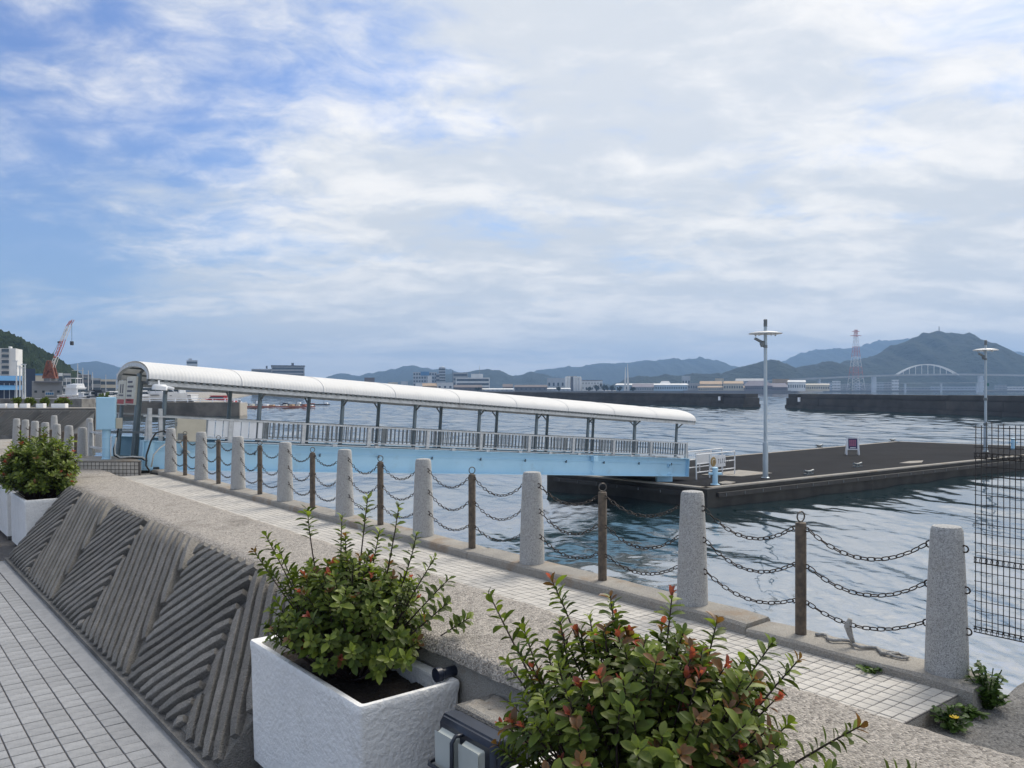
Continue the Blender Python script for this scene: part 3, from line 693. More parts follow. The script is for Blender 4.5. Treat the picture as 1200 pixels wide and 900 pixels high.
# weeds at the end of the path
def weed(s, t, z, r, h, n, label, seed, flower=False):
    rnd = random.Random(seed); root = thing('weed', label, 'weed', (s,t,z), 'L', group='weeds at the end of the path')
    st_ = MB(); lv = MB()
    for i in range(n):
        a = rnd.uniform(0,6.28); rr = r*math.sqrt(rnd.random()); tp = Vector((rr*math.cos(a), rr*math.sin(a), h*rnd.uniform(.25,1)*(1-.4*(rr/r)**2)))
        st_.tube([Vector((tp.x*.2,tp.y*.2,0)), Vector((tp.x*.5,tp.y*.5,tp.z*.6)), tp], .004, 4, False)
        for q in range(9):
            f = rnd.uniform(.35,1); p = Vector((tp.x*(.2+.8*f), tp.y*(.2+.8*f), tp.z*f)); b = rnd.uniform(0,6.28)
            d = Vector((math.cos(b), math.sin(b), rnd.uniform(-.2,.7))); M = leaf_matrix(p, d, Vector((0,0,1)), rnd.uniform(-.6,.6)) @ Matrix.Scale(rnd.uniform(.028,.055), 4)
            vs, fs = leaf_pts(1.0, .75, .12, .2); lv.add([M @ Vector(v) for v in vs], fs)
    st_.build('stem', weedm, root, 'all', local=True); lv.build('leaves', weedm, root, 'all', local=True)
    if flower:
        fl = MB()
        for q in range(9):
            M = leaf_matrix(Vector((-.05,-.06,h*.55)), Vector((math.cos(q*.7), math.sin(q*.7), .5)), Vector((0,0,1)), 0) @ Matrix.Scale(.035, 4)
            vs, fs = leaf_pts(1.0, .45, .05, 0); fl.add([M @ Vector(v) for v in vs], fs)
        fl.build('flower', MATS.get('petal_yellow') or pmat('petal_yellow', (.75,.50,.02), None, 20, .5), root, 'all', local=True)
weed(6.14, 2.38, ZC-2.2, .14, .38, 46, 'bushy green weed at the foot of the nearest granite bollard', 5)
weed(5.57, 2.40, ZC-2.2, .12, .17, 24, 'low weed with a yellow flower at the end of the tiles', 6, True)
weed(5.93, 3.12, PZ, .10, .06, 10, 'small tuft of weed between the tiles and the kerb', 8)
weed(5.88, 2.38, ZC-2.2, .10, .08, 12, 'creeping weed on the asphalt below the kerb end', 9)
# ---------------------------------------------------------------- black wire fence panel over the water on the right
fence = thing('wire_fence', 'black wire mesh fence panel reaching over the water at the right edge', 'fence', (6.6,1.2,ZC-2.2), 'L')
FT, FB = ZC-.26, ZC-1.80
nvx = 30
for i in range(nvx):
    t = 2.645 - .0385*i
    MB().tube([(6.6+.004*math.sin(i*2.1),t,FB),(6.6+.006*math.sin(i*1.3),t+random.uniform(-.003,.003),(FB+FT)/2),(6.6,t+random.uniform(-.004,.004),FT+random.uniform(-.01,.02))], .0033, 5).build('wire', meshm, fence, 'all')
nh = 22
for j in range(nh):
    z = FB + (FT-.03-FB)*j/(nh-1)
    MB().tube([(6.606,2.655+random.uniform(-.004,.012),z+random.uniform(-.003,.003)),(6.606,2.1,z+random.uniform(-.004,.004)),(6.606,1.5,z)], .0028, 5).build('wire', meshm, fence, 'all')
for z in (FB, FB+.52, FB+1.30):
    mb = MB(); mb.tube([(6.594,2.655,z-.018),(6.594,1.5,z-.018)], .0042, 6); mb.tube([(6.594,2.655,z+.022),(6.594,1.5,z+.022)], .0042, 6)
    for i in range(nvx): mb.torus((6.594, 2.645-.0385*i, z+.002), .019, .0028, (0,1,0), 8, 4)
    mb.build('coiled_rail', meshm, fence, 'all')
MB().tube([(6.6,1.55,ZC-2.25),(6.6,1.55,FT+.06)], .03, 10).build('post', meshm, fence, True)
# ================================================================ GANGWAY with its canopy
GA = Vector((5.84, 22.2, ZC-1.29)); PITCH = math.atan(.074); GL = 21.32
gw = thing('gangway', 'long pale blue gangway with railings and a white arched canopy, sloping down to the pier', 'gangway', tuple(GA), 'L')
gw.rotation_euler = (0, PITCH, A)
def gb(mb, name, mat, smooth=False, **k): return mb.build(name, mat, gw, smooth, local=True, **k)
GD = .74
def girder(y, out):
    mb = MB()
    mb.box(0, GL, y-.012, y+.012, -GD+.02, -.02)
    mb.box(0, GL, y-.16, y+.16, -.02, 0.0); mb.box(0, GL, y-.16, y+.16, -GD, -GD+.022)
    mb.box(0, .022, y-.155, y+.155, -GD+.022, -.02); mb.box(GL-.022, GL, y-.155, y+.155, -GD+.022, -.02)
    mb.bar((.3,y+out*.03,-.22), (GL-.3,y+out*.03,-.22), .035, .03)
    o = gb(mb, 'girder', blue)
    for i in range(11):
        x = 1.0+1.93*i
        st_ = MB().box(x-.008, x+.008, y+out*.014 if out > 0 else y-.10, y+.10 if out > 0 else y-.014, -.30, -.205)
        st_.build('bracket', blued, o, local=True)
    return o
g1 = girder(-.12, -1); g2 = girder(2.62, 1)
MB().lathe([(.16,-GD+.03),(.16,-.03)], 20, (.16,-.12,0)).build('rounded_end', blue, g1, True, local=True)
mb = MB(); mb.cbox(15.75, 15.98, -.34, -.14, -.22, -.02, .015); mb.tube([(15.86,-.2,-.2),(15.82,-.24,-.45),(15.8,-.22,-.6),(15.95,-.2,-.72)], .018, 6)
gb(mb, 'junction_box', blue)
mb = MB(); mb.torus((20.2,-.17,-.30), .07, .025, (0,1,0), 12, 6); gb(mb, 'towing_eye', blue, 'all')
gb(MB().box(.05, GL-.05, 0.05, 2.45, -.60, -.54), 'deck', deckm)
cb = MB()
for i in range(15): cb.box(.4+1.45*i, .52+1.45*i, -.10, 2.6, -.72, -.62)
gb(cb, 'cross_beam', blued)
for y in (-.12, 2.62):
    mb = MB(); mb.box(0.0, GL, y-.045, y+.045, .60, .645); gb(mb, 'top_rail', galv)
    mb = MB(); mb.box(0.02, GL-.02, y-.022, y+.022, .115, .15); gb(mb, 'bottom_rail', galv)
    pm = MB().box(-.055, .055, -.045, .045, 0.002, .598).mesh('rail_post', galv)
    for i in range(11): inst(pm, 'rail_post', gw, (.12+2.105*i if i < 10 else GL-.07, y, 0))
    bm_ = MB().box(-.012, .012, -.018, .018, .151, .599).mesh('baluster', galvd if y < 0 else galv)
    for i in range(10):
        if i < 1: continue
        for q in range(13):
            if y < 0 and i == 1 and q < 4: continue
            inst(bm_, 'baluster', gw, (.12+2.105*i+2.105*(q+1)/14, y, 0))
    if y < 0:
        for x0, x1 in ((1.62,1.80),(1.83,2.01),(2.04,2.20),(2.30,2.50),(2.53,2.72),(2.75,2.94),(2.97,3.13)):
            gb(MB().box(x0, x1, y-.012, y+.012, .16, .595), 'white_panel', whitep)
gb(MB().cbox(.75, 1.50, -.36, -.185, .02, .60, .015), 'control_box', beige)
gb(MB().box(.72, .76, -.375, -.362, .40, .50).box(.80, 1.0, -.375, -.362, .05, .22), 'box_fitting', galvd)
# pipes and small fittings along the top of the girder
mb = MB(); mb.tube([(1.8,-.22,.035),(GL-.4,-.22,.035)], .022, 6)
for i in range(14): mb.cbox(2.4+1.4*i, 2.55+1.4*i, -.27, -.16, 0.003, .075, .008)
gb(mb, 'cable_duct', galv)
mb = MB()
for i in range(6): mb.box(4.2+3.0*i, 5.0+3.0*i, -.20, .0, 0.004, .06)
gb(mb, 'duct_cover', deckm)
cpm = MB().tube([(0,0,-.55),(0,0,.4),(0,0,1.50)], [.065,.060,.055], 12).mesh('canopy_post', blued, True)
for i in range(9):
    inst(cpm, 'canopy_post', gw, (.52+2.53*i, .02, 0)); inst(cpm, 'canopy_post', gw, (.52+2.53*i, 2.32, 0))
EZ, RISE, Y0, Y1 = 1.545, .49, -.42, 2.76
YM, HWD = (Y0+Y1)/2, (Y1-Y0)/2
def arc(f, h=0.0):                                            # f 0..1 across the vault; a flattened half ellipse
    a = math.pi*(1-f); return YM + (HWD+h)*math.cos(a)*1.0, EZ + (RISE+h)*math.sin(a)**.85 if 0 < f < 1 else EZ
for y in (.02, 2.32):
    gb(MB().box(.05, GL+.1, y-.05, y+.05, 1.47, 1.56), 'eave_beam', galvd)
for y, sg in ((Y0, 1), (Y1, -1)):
    mb = MB(); mb.xprism([(y+sg*.02,1.40),(y+sg*.15,1.40),(y+sg*.15,1.50),(y+sg*.135,1.50),(y+sg*.135,1.415),(y+sg*.035,1.415),(y+sg*.035,1.50),(y+sg*.02,1.50)], 0, GL+.1)
    gb(mb, 'gutter', galv)
# vault frames and purlins under the sheets
def vault_frame(x, wd=.05, dp=.07):
    mb = MB(); vs = []; n = 18
    for i in range(n+1):
        y, z = arc(i/n, -.04); y2, z2 = arc(i/n, -.04-dp)
        vs += [(x-wd/2,y,z),(x+wd/2,y,z),(x+wd/2,y2,z2),(x-wd/2,y2,z2)]
    fs = []
    for i in range(n):
        for k in range(4): fs.append((i*4+k, i*4+(k+1)%4, (i+1)*4+(k+1)%4, (i+1)*4+k))
    fs += [(3,2,1,0), tuple(n*4+k for k in range(4))]
    return mb.add(vs, fs)
for i in range(9): gb(vault_frame(.52+2.53*i), 'vault_frame', galvd)
gb(vault_frame(.01, .10, .10), 'end_frame', galv); gb(vault_frame(GL+.08, .10, .10), 'end_frame', galv)
for f in (.12, .3, .5, .7, .88):
    y, z = arc(f, -.075); gb(MB().box(0, GL+.1, y-.025, y+.025, z-.03, z+.02), 'purlin', galvd)
# tie rods, braces
mb = MB()
for i in range(9):
    x = .52+2.53*i
    mb.bar((x,.05,1.52),(x,2.29,1.52), .05)
    mb.bar((x,.02,1.18),(x,-.36,1.47), .035); mb.bar((x,2.32,1.18),(x,2.70,1.47), .035)
gb(mb, 'tie_brace', galvd)
# corrugated roof sheets
RX0, RX1 = -.02, GL+.12; n_sh = 9; SW = (RX1-RX0)/n_sh; pitch = .092
def sheet():
    nx = int(SW/pitch)*4; na = 20; vs = []; fs = []
    for i in range(nx+1):
        x = SW*i/nx; h = .0025*math.cos(2*math.pi*x/pitch)
        for k in range(na+1):
            f = .002+.996*k/na; y, z = arc(f, h); vs.append((x,y,z))
    for i in range(nx):
        for k in range(na): fs.append((i*(na+1)+k, i*(na+1)+k+1, (i+1)*(na+1)+k+1, (i+1)*(na+1)+k))
    return MB().add(vs, fs).mesh('roof_sheet', roofm, 'all')
shm = sheet()
for i in range(n_sh): inst(shm, 'roof_sheet', gw, (RX0+SW*i, 0, 0))
lapm = MB(); vs = []; fs = []
for q in range(21):
    for h, x in ((.003,-.02),(.009,-.018),(.009,.018),(.003,.02)):
        y, z = arc(.004+.992*q/20, h); vs.append((x,y,z))
for q in range(20):
    for k in range(3): fs.append((q*4+k, q*4+k+1, (q+1)*4+k+1, (q+1)*4+k))
lapm = lapm.add(vs, fs).mesh('lap_strip', roofm, 'all')
for i in range(1, n_sh): inst(lapm, 'lap_strip', gw, (RX0+SW*i, 0, 0))
ec = MB()
for i in range(int((RX1-RX0)/.16)):
    for y, sg in ((Y0, -1), (Y1, 1)): ec.box(RX0+.04+.16*i, RX0+.13+.16*i, y+sg*.012-.008, y+sg*.012+.008, EZ-.055, EZ+.012)
gb(ec, 'eave_clip', galvd, kind='stuff')
# notice boards under the near arch
for j, (y0, y1, z0, z1) in enumerate(((1.42,2.20,.86,1.52),(.48,1.34,.88,1.62))):
    b = gb(MB().cbox(-.10, -.04, y0, y1, z0, z1, .01), 'notice_board', cream)
    MB().box(-.108, -.101, y0+.06, y1-.06, z0+.03, z0+.15).build('red_stripe', redp, b, local=True)
    tx = MB()
    if j == 0:
        for q in range(2): tx.box(-.108, -.101, y0+.22+.22*q, y0+.30+.22*q, z1-.34, z1-.10)
        tx.box(-.108, -.101, y0+.16, y1-.16, z0+.24, z0+.28)
    else:
        for q in range(5): tx.box(-.108, -.101, y0+.30-.12*(q == 1), y1-.14, z1-.17-.12*q, z1-.12-.12*q)
    tx.build('lettering', ink, b, local=True)
mb = MB(); mb.tube([(0,.55,-.5),(0,.55,1.7)], .06, 10); mb.tube([(0,2.05,-.5),(0,2.05,1.5)], .05, 10)
gb(mb, 'board_post', blued, True)
mb = MB(); mb.cbox(.05, .40, -.60, -.40, 1.29, 1.43, .05); mb.tube([(.36,-.5,1.37),(.56,-.56,1.34)], [.045,.03], 8); mb.bar((.2,-.5,1.42),(.2,-.45,1.52), .04); gb(mb, 'floodlight', whitep, True)
# posts and gates at the quay end
gate = thing('entry_gate', 'grey steel gate and posts closing the quay end of the gangway', 'gate', (5.55,22.9,PZ), 'L')
for q, (s, t, h) in enumerate(((6.02,22.04,1.62),(6.30,22.12,1.60),(5.25,23.2,1.2),(5.15,24.4,1.2))):
    MB().box(s-.045, s+.045, t-.04, t+.04, PZ-.01 if s < 6 else PZ+.7, PZ+h).build('gate_post', galv, gate)
for z in (.18, .55, .95): MB().bar((5.25,23.2,PZ+z),(5.15,24.4,PZ+z), .05).build('rail', galv, gate)
MB().bar((6.02,22.04,PZ+1.0),(5.25,23.2,PZ+1.0), .05).build('rail', galvd, gate)
for i in range(5): MB().box(5.15+.03*i, 5.17+.03*i, 22.25+.2*i, 22.40+.2*i, PZ+.2, PZ+.92).build('infill_panel', whitep, gate)
bs = MB().cbox(5.60, 6.25, 22.0, 22.32, PZ-.02, PZ+.12, .02).build('bearing_block', rubber, None, frame='L', loc=(5.9,22.1,PZ), label='black bearing block under the quay end of the blue girder', cat='block')
# tiled plinth with the blue cabinet
pln = thing('tiled_plinth', 'low grey plinth faced with small square tiles below the blue cabinet', 'plinth', (5.0,22.3,PZ), 'L')
PP = [(5.62,21.35),(5.66,23.0),(4.35,24.2),(4.25,22.45)]
MB().prism(PP, PZ-.05, PZ+.33).build('core', grout, pln)
MB().prism([(x+(x-5)*.02, y+(y-22.7)*.02) for x, y in PP], PZ+.33, PZ+.36).build('slab', kerbm, pln)
fc = MB()
for (p, q) in ((PP[0],PP[1]),(PP[3],PP[0])):
    p, q = Vector((*p,0)), Vector((*q,0)); d = (q-p); ln = d.length; d.normalize(); n_ = Vector((d.y,-d.x,0)); M = Matrix((d, n_, Vector((0,0,1)))).transposed().to_4x4(); M.translation = p
    for i in range(int(ln/.095)):
        for j in range(4): fc.box(.008+.095*i, .086+.095*i, .0, .014, PZ-.028+.09*j, PZ+.046+.09*j, M)
fc.build('facing_tile', ptile, pln, kind='stuff')
cabn = thing('electric_cabinet', 'pale blue box on a round blue pole standing on the tiled plinth', 'cabinet', (5.08,22.35,PZ+.36), 'L')
MB().lathe([(.115,0),(.115,.02),(.098,.03),(.098,.26),(.104,.265),(.104,.28),(.098,.285),(.098,.52),(.104,.525),(.104,.54),(.098,.545),(.098,.82)], 20, (5.08,22.35,PZ+.36)).build('pole', blue, cabn, True)
Mc = Matrix.Translation((5.08,22.35,0)) @ Matrix.Rotation(R(20)-A,4,'Z')
MB().cbox(-.215, .215, -.16, .16, PZ+1.10, PZ+1.90, .012, Mc).build('box', blue, cabn)
MB().box(-.20, .20, -.172, -.163, PZ+1.115, PZ+1.885, Mc).build('door', blue, cabn)
MB().cbox(.218, .36, -.10, .10, PZ+1.12, PZ+1.38, .01, Mc).build('side_box', beige, cabn)
cab = MB(); cab.tube([Mc @ Vector(p) for p in ((.27,-.05,PZ+1.12),(.24,-.05,PZ+.85),(.17,-.06,PZ+.62),(.18,-.08,PZ+.45),(.30,-.12,PZ+.39),(.55,-.16,PZ+.39),(.8,-.2,PZ+.37),(.95,-.22,PZ+.3))], .018, 7)
cab.build('power_cable', blackc, None, 'all', 'L', (5.2,22.2,PZ+.4), label='black cable curling from the blue cabinet down to the plinth edge', cat='cable')
cab = MB(); cab.tube([Mc @ Vector(p) for p in ((.23,-.06,PZ+.9),(.20,-.08,PZ+.62),(.21,-.10,PZ+.48),(.33,-.14,PZ+.40),(.6,-.19,PZ+.42),(.85,-.24,PZ+.40),(.93,-.26,PZ+.32))], .02, 7)
cab.build('power_cable', whitec, None, 'all', 'L', (5.2,22.2,PZ+.4), label='white cable running beside the black one along the plinth edge', cat='cable')
cab = MB(); cab.tube([(6.5,21.85,PZ+.75),(6.3,21.8,PZ+1.05),(6.1,21.8,PZ+1.0),(5.98,21.8,PZ+.8),(5.86,21.75,PZ+.45),(5.84,21.7,PZ+.2),(5.9,21.5,PZ+.03),(6.0,21.2,PZ+.02)], .022, 7)
cab.build('loop_cable', blackc, None, 'all', 'L', (6.0,21.8,PZ), label='black cable looping over the end of the blue girder', cat='cable')
cab = MB(); cab.tube([(6.95,21.85,PZ+.45),(6.75,21.85,PZ+.62),(6.66,21.85,PZ+.86),(6.45,21.85,PZ+.78),(6.2,21.82,PZ+.62),(6.05,21.82,PZ+.45),(5.99,21.8,PZ+.15)], .02, 7)
cab.build('loop_cable', whitec, None, 'all', 'L', (6.2,21.8,PZ), label='white cable looping over the end of the blue girder', cat='cable')
# ================================================================ FLOATING PIER
DZ = ZC-3.75
C1, C2, C3, C4 = (7.34,31.1), (1.58,37.3), (27.4,59.1), (36.5,52.0)
pier = thing('floating_pier', 'long dark floating pier with an asphalt deck at the foot of the gangway', 'pier', (*C1,0))
ctr = Vector(((C1[0]+C3[0])/2, (C1[1]+C3[1])/2))
def shr(p, d):
    v = Vector(p)-ctr; return tuple(ctr + v*(1-d/v.length))
MB().prism([C1,C4,C3,C2], -.6, DZ-.02).build('hull', piers, pier)
MB().prism([shr(p,.55) for p in (C1,C4,C3,C2)], DZ-.02, DZ+.012).build('deck', pierd, pier)
ed = [Vector(p) for p in (C1,C4,C3,C2)]
for i in range(4):
    a, b = ed[i], ed[(i+1)%4]; d = (b-a).normalized(); n_ = Vector((d.y,-d.x))
    mb = MB(); mb.bar((*(a+n_*-.16+d*.0),DZ), (*(b+n_*-.16),DZ), .30, .07); mb.build('edge_beam', kerbm, pier)
    if i in (0,1,3):
        mb = MB(); mb.bar((*(a+n_*.07+d*.5),DZ-.26), (*(b+n_*.07-d*.2),DZ-.26), .14, .17); fb = mb.build('fender', rubber, pier)
        L = (b-a).length
        for q in range(int(L/1.1)):
            c = a + d*(.9+1.1*q); bm2 = MB(); bm2.bar((*(c+n_*.15),DZ-.20),(*(c+n_*.15),DZ-.31), .022); bm2.build('clip', galvd, fb)
def on_pier(px, py): return G(px, py, DZ+.012)
def lamp_post(px, py, label, arm):
    c = on_pier(px, py); h = 6.65
    r_ = thing('lamp_post', label, 'lamp post', tuple(c), group='lamp posts on the pier')
    mb = MB().lathe([(.17,0),(.17,.02),(.115,.05),(.11,1.45),(.105,1.50),(.078,1.53)], 16); mb.build('base_sleeve', lampgrey, r_, True, local=True)
    MB().lathe([(.076,1.53),(.07,h-.35),(.07,h)], 14).build('pole', lampgrey, r_, True, local=True)
    MB().lathe([(.078,h-.28),(.078,h+.02),(.05,h+.03)], 14).build('cap', galvd, r_, True, local=True)
    MB().lathe([(.09,h-.56),(.60,h-.60),(.69,h-.585),(.69,h-.555),(.45,h-.50),(.09,h-.46)], 28).build('shade', galv, r_, True, local=True)
    mb = MB()
    for k in range(5):
        a = k*1.257; mb.lathe([(.035,h-.68),(.035,h-.60)], 8, (.42*math.cos(a), .42*math.sin(a), 0))
    mb.build('bulb', galv, r_, local=True)
    cm = MB(); cm.bar((0,0,h-.95),(-.22,-.05,h-1.0), .05); cm.lathe([(.07,-.12),(.10,-.05),(.10,.05),(.06,.10)], 10, (-.16,-.06,h-.98)); cm.bar((-.20,-.06,h-.92),(-.48,-.12,h-.78), .11, .09); cm.build('camera_unit', galvd, r_, True, local=True)
    sp = MB(); sp.bar((-.2,0,h-1.12),(.0,0,h-1.12), .04); sp.lathe([(.085,h-1.18),(.09,h-1.06)], 10); sp.build('clamp', galvd, r_, local=True)
    if arm:
        MB().lathe([(.10,3.05),(.11,3.1),(.11,3.2),(.10,3.22)], 14).lathe([(.10,1.55),(.12,1.6),(.12,1.7),(.10,1.72)], 14).build('band', galvd, r_, local=True, kind='stuff')
        MB().tube([(.10,.06,h-.6),(.11,.06,h-2.6)], .012, 5).box(.08, .2, .0, .12, h-2.72, h-2.55).build('cable', boat_teal, r_, local=True)
    return r_
lamp_post(897, 560, 'tall grey lamp post with a disc shade by the foot of the gangway', False)
lamp_post(1155, 529, 'tall grey lamp post with a disc shade, seen above the wire fence', True)
# a-frame sign
c = on_pier(999, 533)
af = thing('standing_sign', 'white easel sign with a navy and pink poster alone on the pier deck', 'sign', tuple(c), rz=R(-14))
for x in (-.33,.33):
    MB().bar((x,-.20,0),(x*.86,-.02,.98), .055).build('front_leg', whitep, af, local=True); MB().bar((x,.34,0),(x*.86,.02,.95), .05).build('rear_leg', whitep, af, local=True)
tilt = Matrix.Translation((0,-.145,.30)) @ Matrix.Rotation(R(-10.5),4,'X')
pn = MB().box(-.31, .31, -.02, .02, 0, .68, tilt).build('board', whitep, af, local=True)
MB().box(-.24, .24, -.026, -.021, .05, .64, tilt).build('poster', navyp, pn, local=True)
pk = MB()
for q in range(5):
    for u in range(4): pk.box(-.19+.095*u, -.11+.095*u, -.031, -.027, .50-.075*q, .56-.075*q, tilt)
pk.build('lettering', pinkp, pn, local=True)
MB().box(-.15, .15, -.031, -.027, .09, .13, tilt).build('white_line', whitep, pn, local=True)
# white barriers with signs beside the gangway foot
def barrier(a, b, h, label, board=None, emblem=False):
    a, b = Vector((*a,DZ+.012)), Vector((*b,DZ+.012)); d = (b-a); L = d.length; d.normalize(); rz = math.atan2(d.y, d.x)
    r_ = thing('guard_rail', label, 'railing', tuple(a), rz=rz, group='white railings at the gangway foot')
    for q in range(4):
        x = L*q/3; MB().tube([(x,0,0),(x,0,h)], .028, 8).build('post', whitep, r_, local=True)
    for z in (h, h*.62, h*.28): MB().tube([(0,0,z),(L,0,z)], .024, 8).build('rail', whitep, r_, local=True)
    if board:
        x0, x1, z0, z1 = board; bd = MB().box(x0, x1, -.045, -.028, z0, z1).build('sign_board', whitep, r_, local=True)
        if emblem:
            MB().lathe([(.20,-.008),(.20,.008)], 24).build('emblem', gold, bd, local=True)
            e = bd.children[0]; e.rotation_euler = (R(90),0,0); e.location = (x0+.24, -.055, (z0+z1)/2)
            sw = MB(); sw.tube([(x0+.24+.12*math.cos(q*.5), -.068, (z0+z1)/2+.10*math.sin(q*.5+q*.08)) for q in range(9)], .015, 5); sw.build('emblem_mark', cream, bd, 'all', local=True)
            tx = MB()
            for q in range(6):
                x = x0+.62+.155*q; z = (z0+z1)/2
                tx.box(x, x+.02, -.052, -.046, z-.10, z+.10)
                if q % 2: tx.box(x+.02, x+.09, -.052, -.046, z-.10, z-.075)
                else: tx.box(x+.02, x+.07, -.052, -.046, z+.05, z+.075)
            tx.build('lettering', ink, bd, local=True)
    return r_
pa, pb = on_pier(816, 562), on_pier(861, 556)
barrier(pa.xy, pb.xy, 1.02, 'white pipe railing with a sign board and gold round emblem', (.95,2.15,.42,.92), True)
pa, pb = on_pier(806, 556), on_pier(846, 551)
barrier(pa.xy, pb.xy, 1.0, 'white pipe railing with a plain white board behind the one with the emblem', (.55,1.75,.40,.92), False)
def deck_plate(pix, label, h=.03):
    pts = [on_pier(*p).xy for p in pix]
    return MB().prism([tuple(p) for p in pts], DZ+.016, DZ+.016+h).build('deck_plate', kerbm, None, loc=(*pts[0],DZ), label=label, cat='plate')
deck_plate([(822,557),(866,551.5),(905,555),(868,559)], 'pale ramp plate on the pier below the white railings')
deck_plate([(842,566),(850,564.4),(862,565.6),(856,567.6),(846,567.8)], 'oval pale plate on the deck beside the blue mooring post')
deck_plate([(1054,543.2),(1066,541),(1082,540.3),(1080,542.6),(1066,543.6)], 'pale patch of plates on the middle of the pier edge')
def mooring(px, py, label):
    c = on_pier(px, py); r_ = thing('mooring_post', label, 'mooring post', tuple(c), group='blue mooring posts on the pier')
    MB().lathe([(.26,0),(.26,.03),(.15,.06),(.15,.82),(.17,.84),(.17,.90),(.10,.93)], 16).build('post', blue, r_, True, local=True)
    MB().tube([(-.36,0,.58),(.36,0,.58)], .075, 10).build('horn', blue, r_, True, local=True); r_.scale = (.7,.7,.74); return r_
mooring(838, 568, 'blue cross-shaped mooring post at the near corner of the pier')
mooring(1187, 526.5, 'blue mooring post on the pier seen through the wire fence')
MB().cbox(-.32, .32, -.16, .16, 0, .36, .03).build('mooring_box', blue, None, loc=tuple(on_pier(778, 564)), local=True, label='small blue box on the pier edge under the gangway', cat='box')
for i, (px, py, lb_) in enumerate(((960,524.5,'dark low cleat on the far edge, left of the easel sign'),(1046,517.6,'dark low cleat at the far corner of the pier'),(1005,547,'low cleat on the near edge, below the easel sign'),(948,556,'low rusty cleat on the near edge beside the first lamp post'))):
    c = on_pier(px, py); mb = MB(); mb.box(-.28,.28,-.09,.09,0,.05); mb.tube([(-.34,0,.17),(-.1,0,.13),(.1,0,.13),(.34,0,.17)], .05, 8); mb.box(-.14,-.06,-.05,.05,.05,.13); mb.box(.06,.14,-.05,.05,.05,.13)
    mb.build('cleat', galvd, None, loc=tuple(c), local=True, rz=R(37), label=lb_, cat='cleat', group='cleats on the pier')
# ================================================================ BEYOND THE GANGWAY: bollards, ribbed wall, planters
names = ['first','second','third','fourth','fifth','sixth','seventh']
for i in range(7):
    bollard(5.10-.05*i, 25.1+1.5*i, PZ, 'weathered granite bollard beyond the gangway, %s from the blue cabinet' % names[i], 'bollards beyond the gangway', False)
for i, (px, Y) in enumerate(((117,27.5),(105,30),(63.5,33))):
    bollard(*[(lambda v: (v.x*CA+v.y*SA, -v.x*SA+v.y*CA))(Vector((XY(px,Y),Y,0)))[k] for k in (0,1)], PZ, 'granite bollard in the back row beyond the gangway, %s from the blue cabinet' % names[i], 'bollards beyond the gangway', False)
for i in range(6):
    o = bpy.data.objects.new('chain_post', post_me); COL.objects.link(o); place(o, (5.08-.05*i, 25.85+1.5*i, PZ), 'L'); o.scale = (1,1,.92)
    tag(o, 'brown chain post beyond the gangway, %s from the blue cabinet' % names[i], 'post', 'posts beyond the gangway')
    for h in range(2):
        for q in range(2):
            a = (5.10-.05*i, 25.1+1.5*i, PZ+(.85,.55)[h]) if q == 0 else (5.08-.05*i, 25.85+1.5*i, PZ+(.80,.5)[h])
            b = (5.08-.05*i, 25.85+1.5*i, PZ+(.80,.5)[h]) if q == 0 else (5.05-.05*i, 26.6+1.5*i, PZ+(.85,.55)[h])
            chain(a, b, .10, '%s chain %s the %s post beyond the gangway' % (('upper','lower')[h], ('before','after')[q], names[i]), 'chains beyond the gangway', 6, 3)
# ribbed back wall that faces the viewer
bw = thing('back_wall', 'ribbed concrete wall with triangular rib panels far behind the bollards', 'wall', (-24,38.6,PZ))
bx0, bx1, bz0, bz1, by = -34.0, XY(107,38.6), PZ-.05, ZY(479.5,38.6), 38.6
MB().box(bx0, bx1, by+.35, by+1.6, bz0, bz1).build('core', wallm, bw)
MB().add([(bx0,by-.02,bz0),(bx1,by-.02,bz0),(bx1,by+.349,bz1-.06),(bx0,by+.349,bz1-.06)], [(0,1,2,3)]).build('face', kerbm, bw)
MB().box(bx0, bx1+.02, by+.30, by+1.62, bz1, bz1+.05).build('coping', kerbm, bw)
h_ = bz1-.1-bz0; x = bx0
for kx in range(-1, 14):
    xb = bx0 + 1.32*kx; rb = MB()
    for d in (1, -1):
        n_ = 9
        for i in range(n_):
            # ribs inside an upward / downward triangle
            o_ = .145*i
            x_a, z_a, x_b, z_b = (xb+o_, 0, xb+o_+min(h_, 1.32-o_), min(h_, 1.32-o_)) if d == 1 else (xb+1.32-o_+.66-.66, h_, xb+1.32-o_-min(h_,1.32-o_)+.0, h_-min(h_,1.32-o_))
            if d == -1: x_a, x_b = x_a+.66*0, x_b
            if not (bx0 < min(x_a,x_b) and max(x_a,x_b) < bx1): continue
            f = lambda xx, zz: (xx, by-.02+.37*zz/h_-.02, bz0+zz)
            if abs(z_a-z_b) > .08: rb.bar(f(x_a,z_a), f(x_b,z_b), .05, .05)
    if rb.v: rb.build('rib_panel', wallm, bw, kind='stuff')
for i, (px0, px1) in enumerate(((4,13),(15,23),(29,38),(48,57),(66,74),(74,82))):
    xx = XY((px0+px1)/2, 39.6); r_ = thing('planter', 'small white planter box on the back wall, %s from the left' % names[i], 'planter', (xx,39.3,bz1+.05), group='planters on the back wall')
    wd = .16
    mb = MB().cbox(-wd*1.1, wd*1.1, -.15, .15, 0, .2, .02); mb.build('box', white_plaster, r_, local=True)
    MB().box(-wd, wd, -.13, .13, .2, .22).build('soil', soil, r_, local=True)
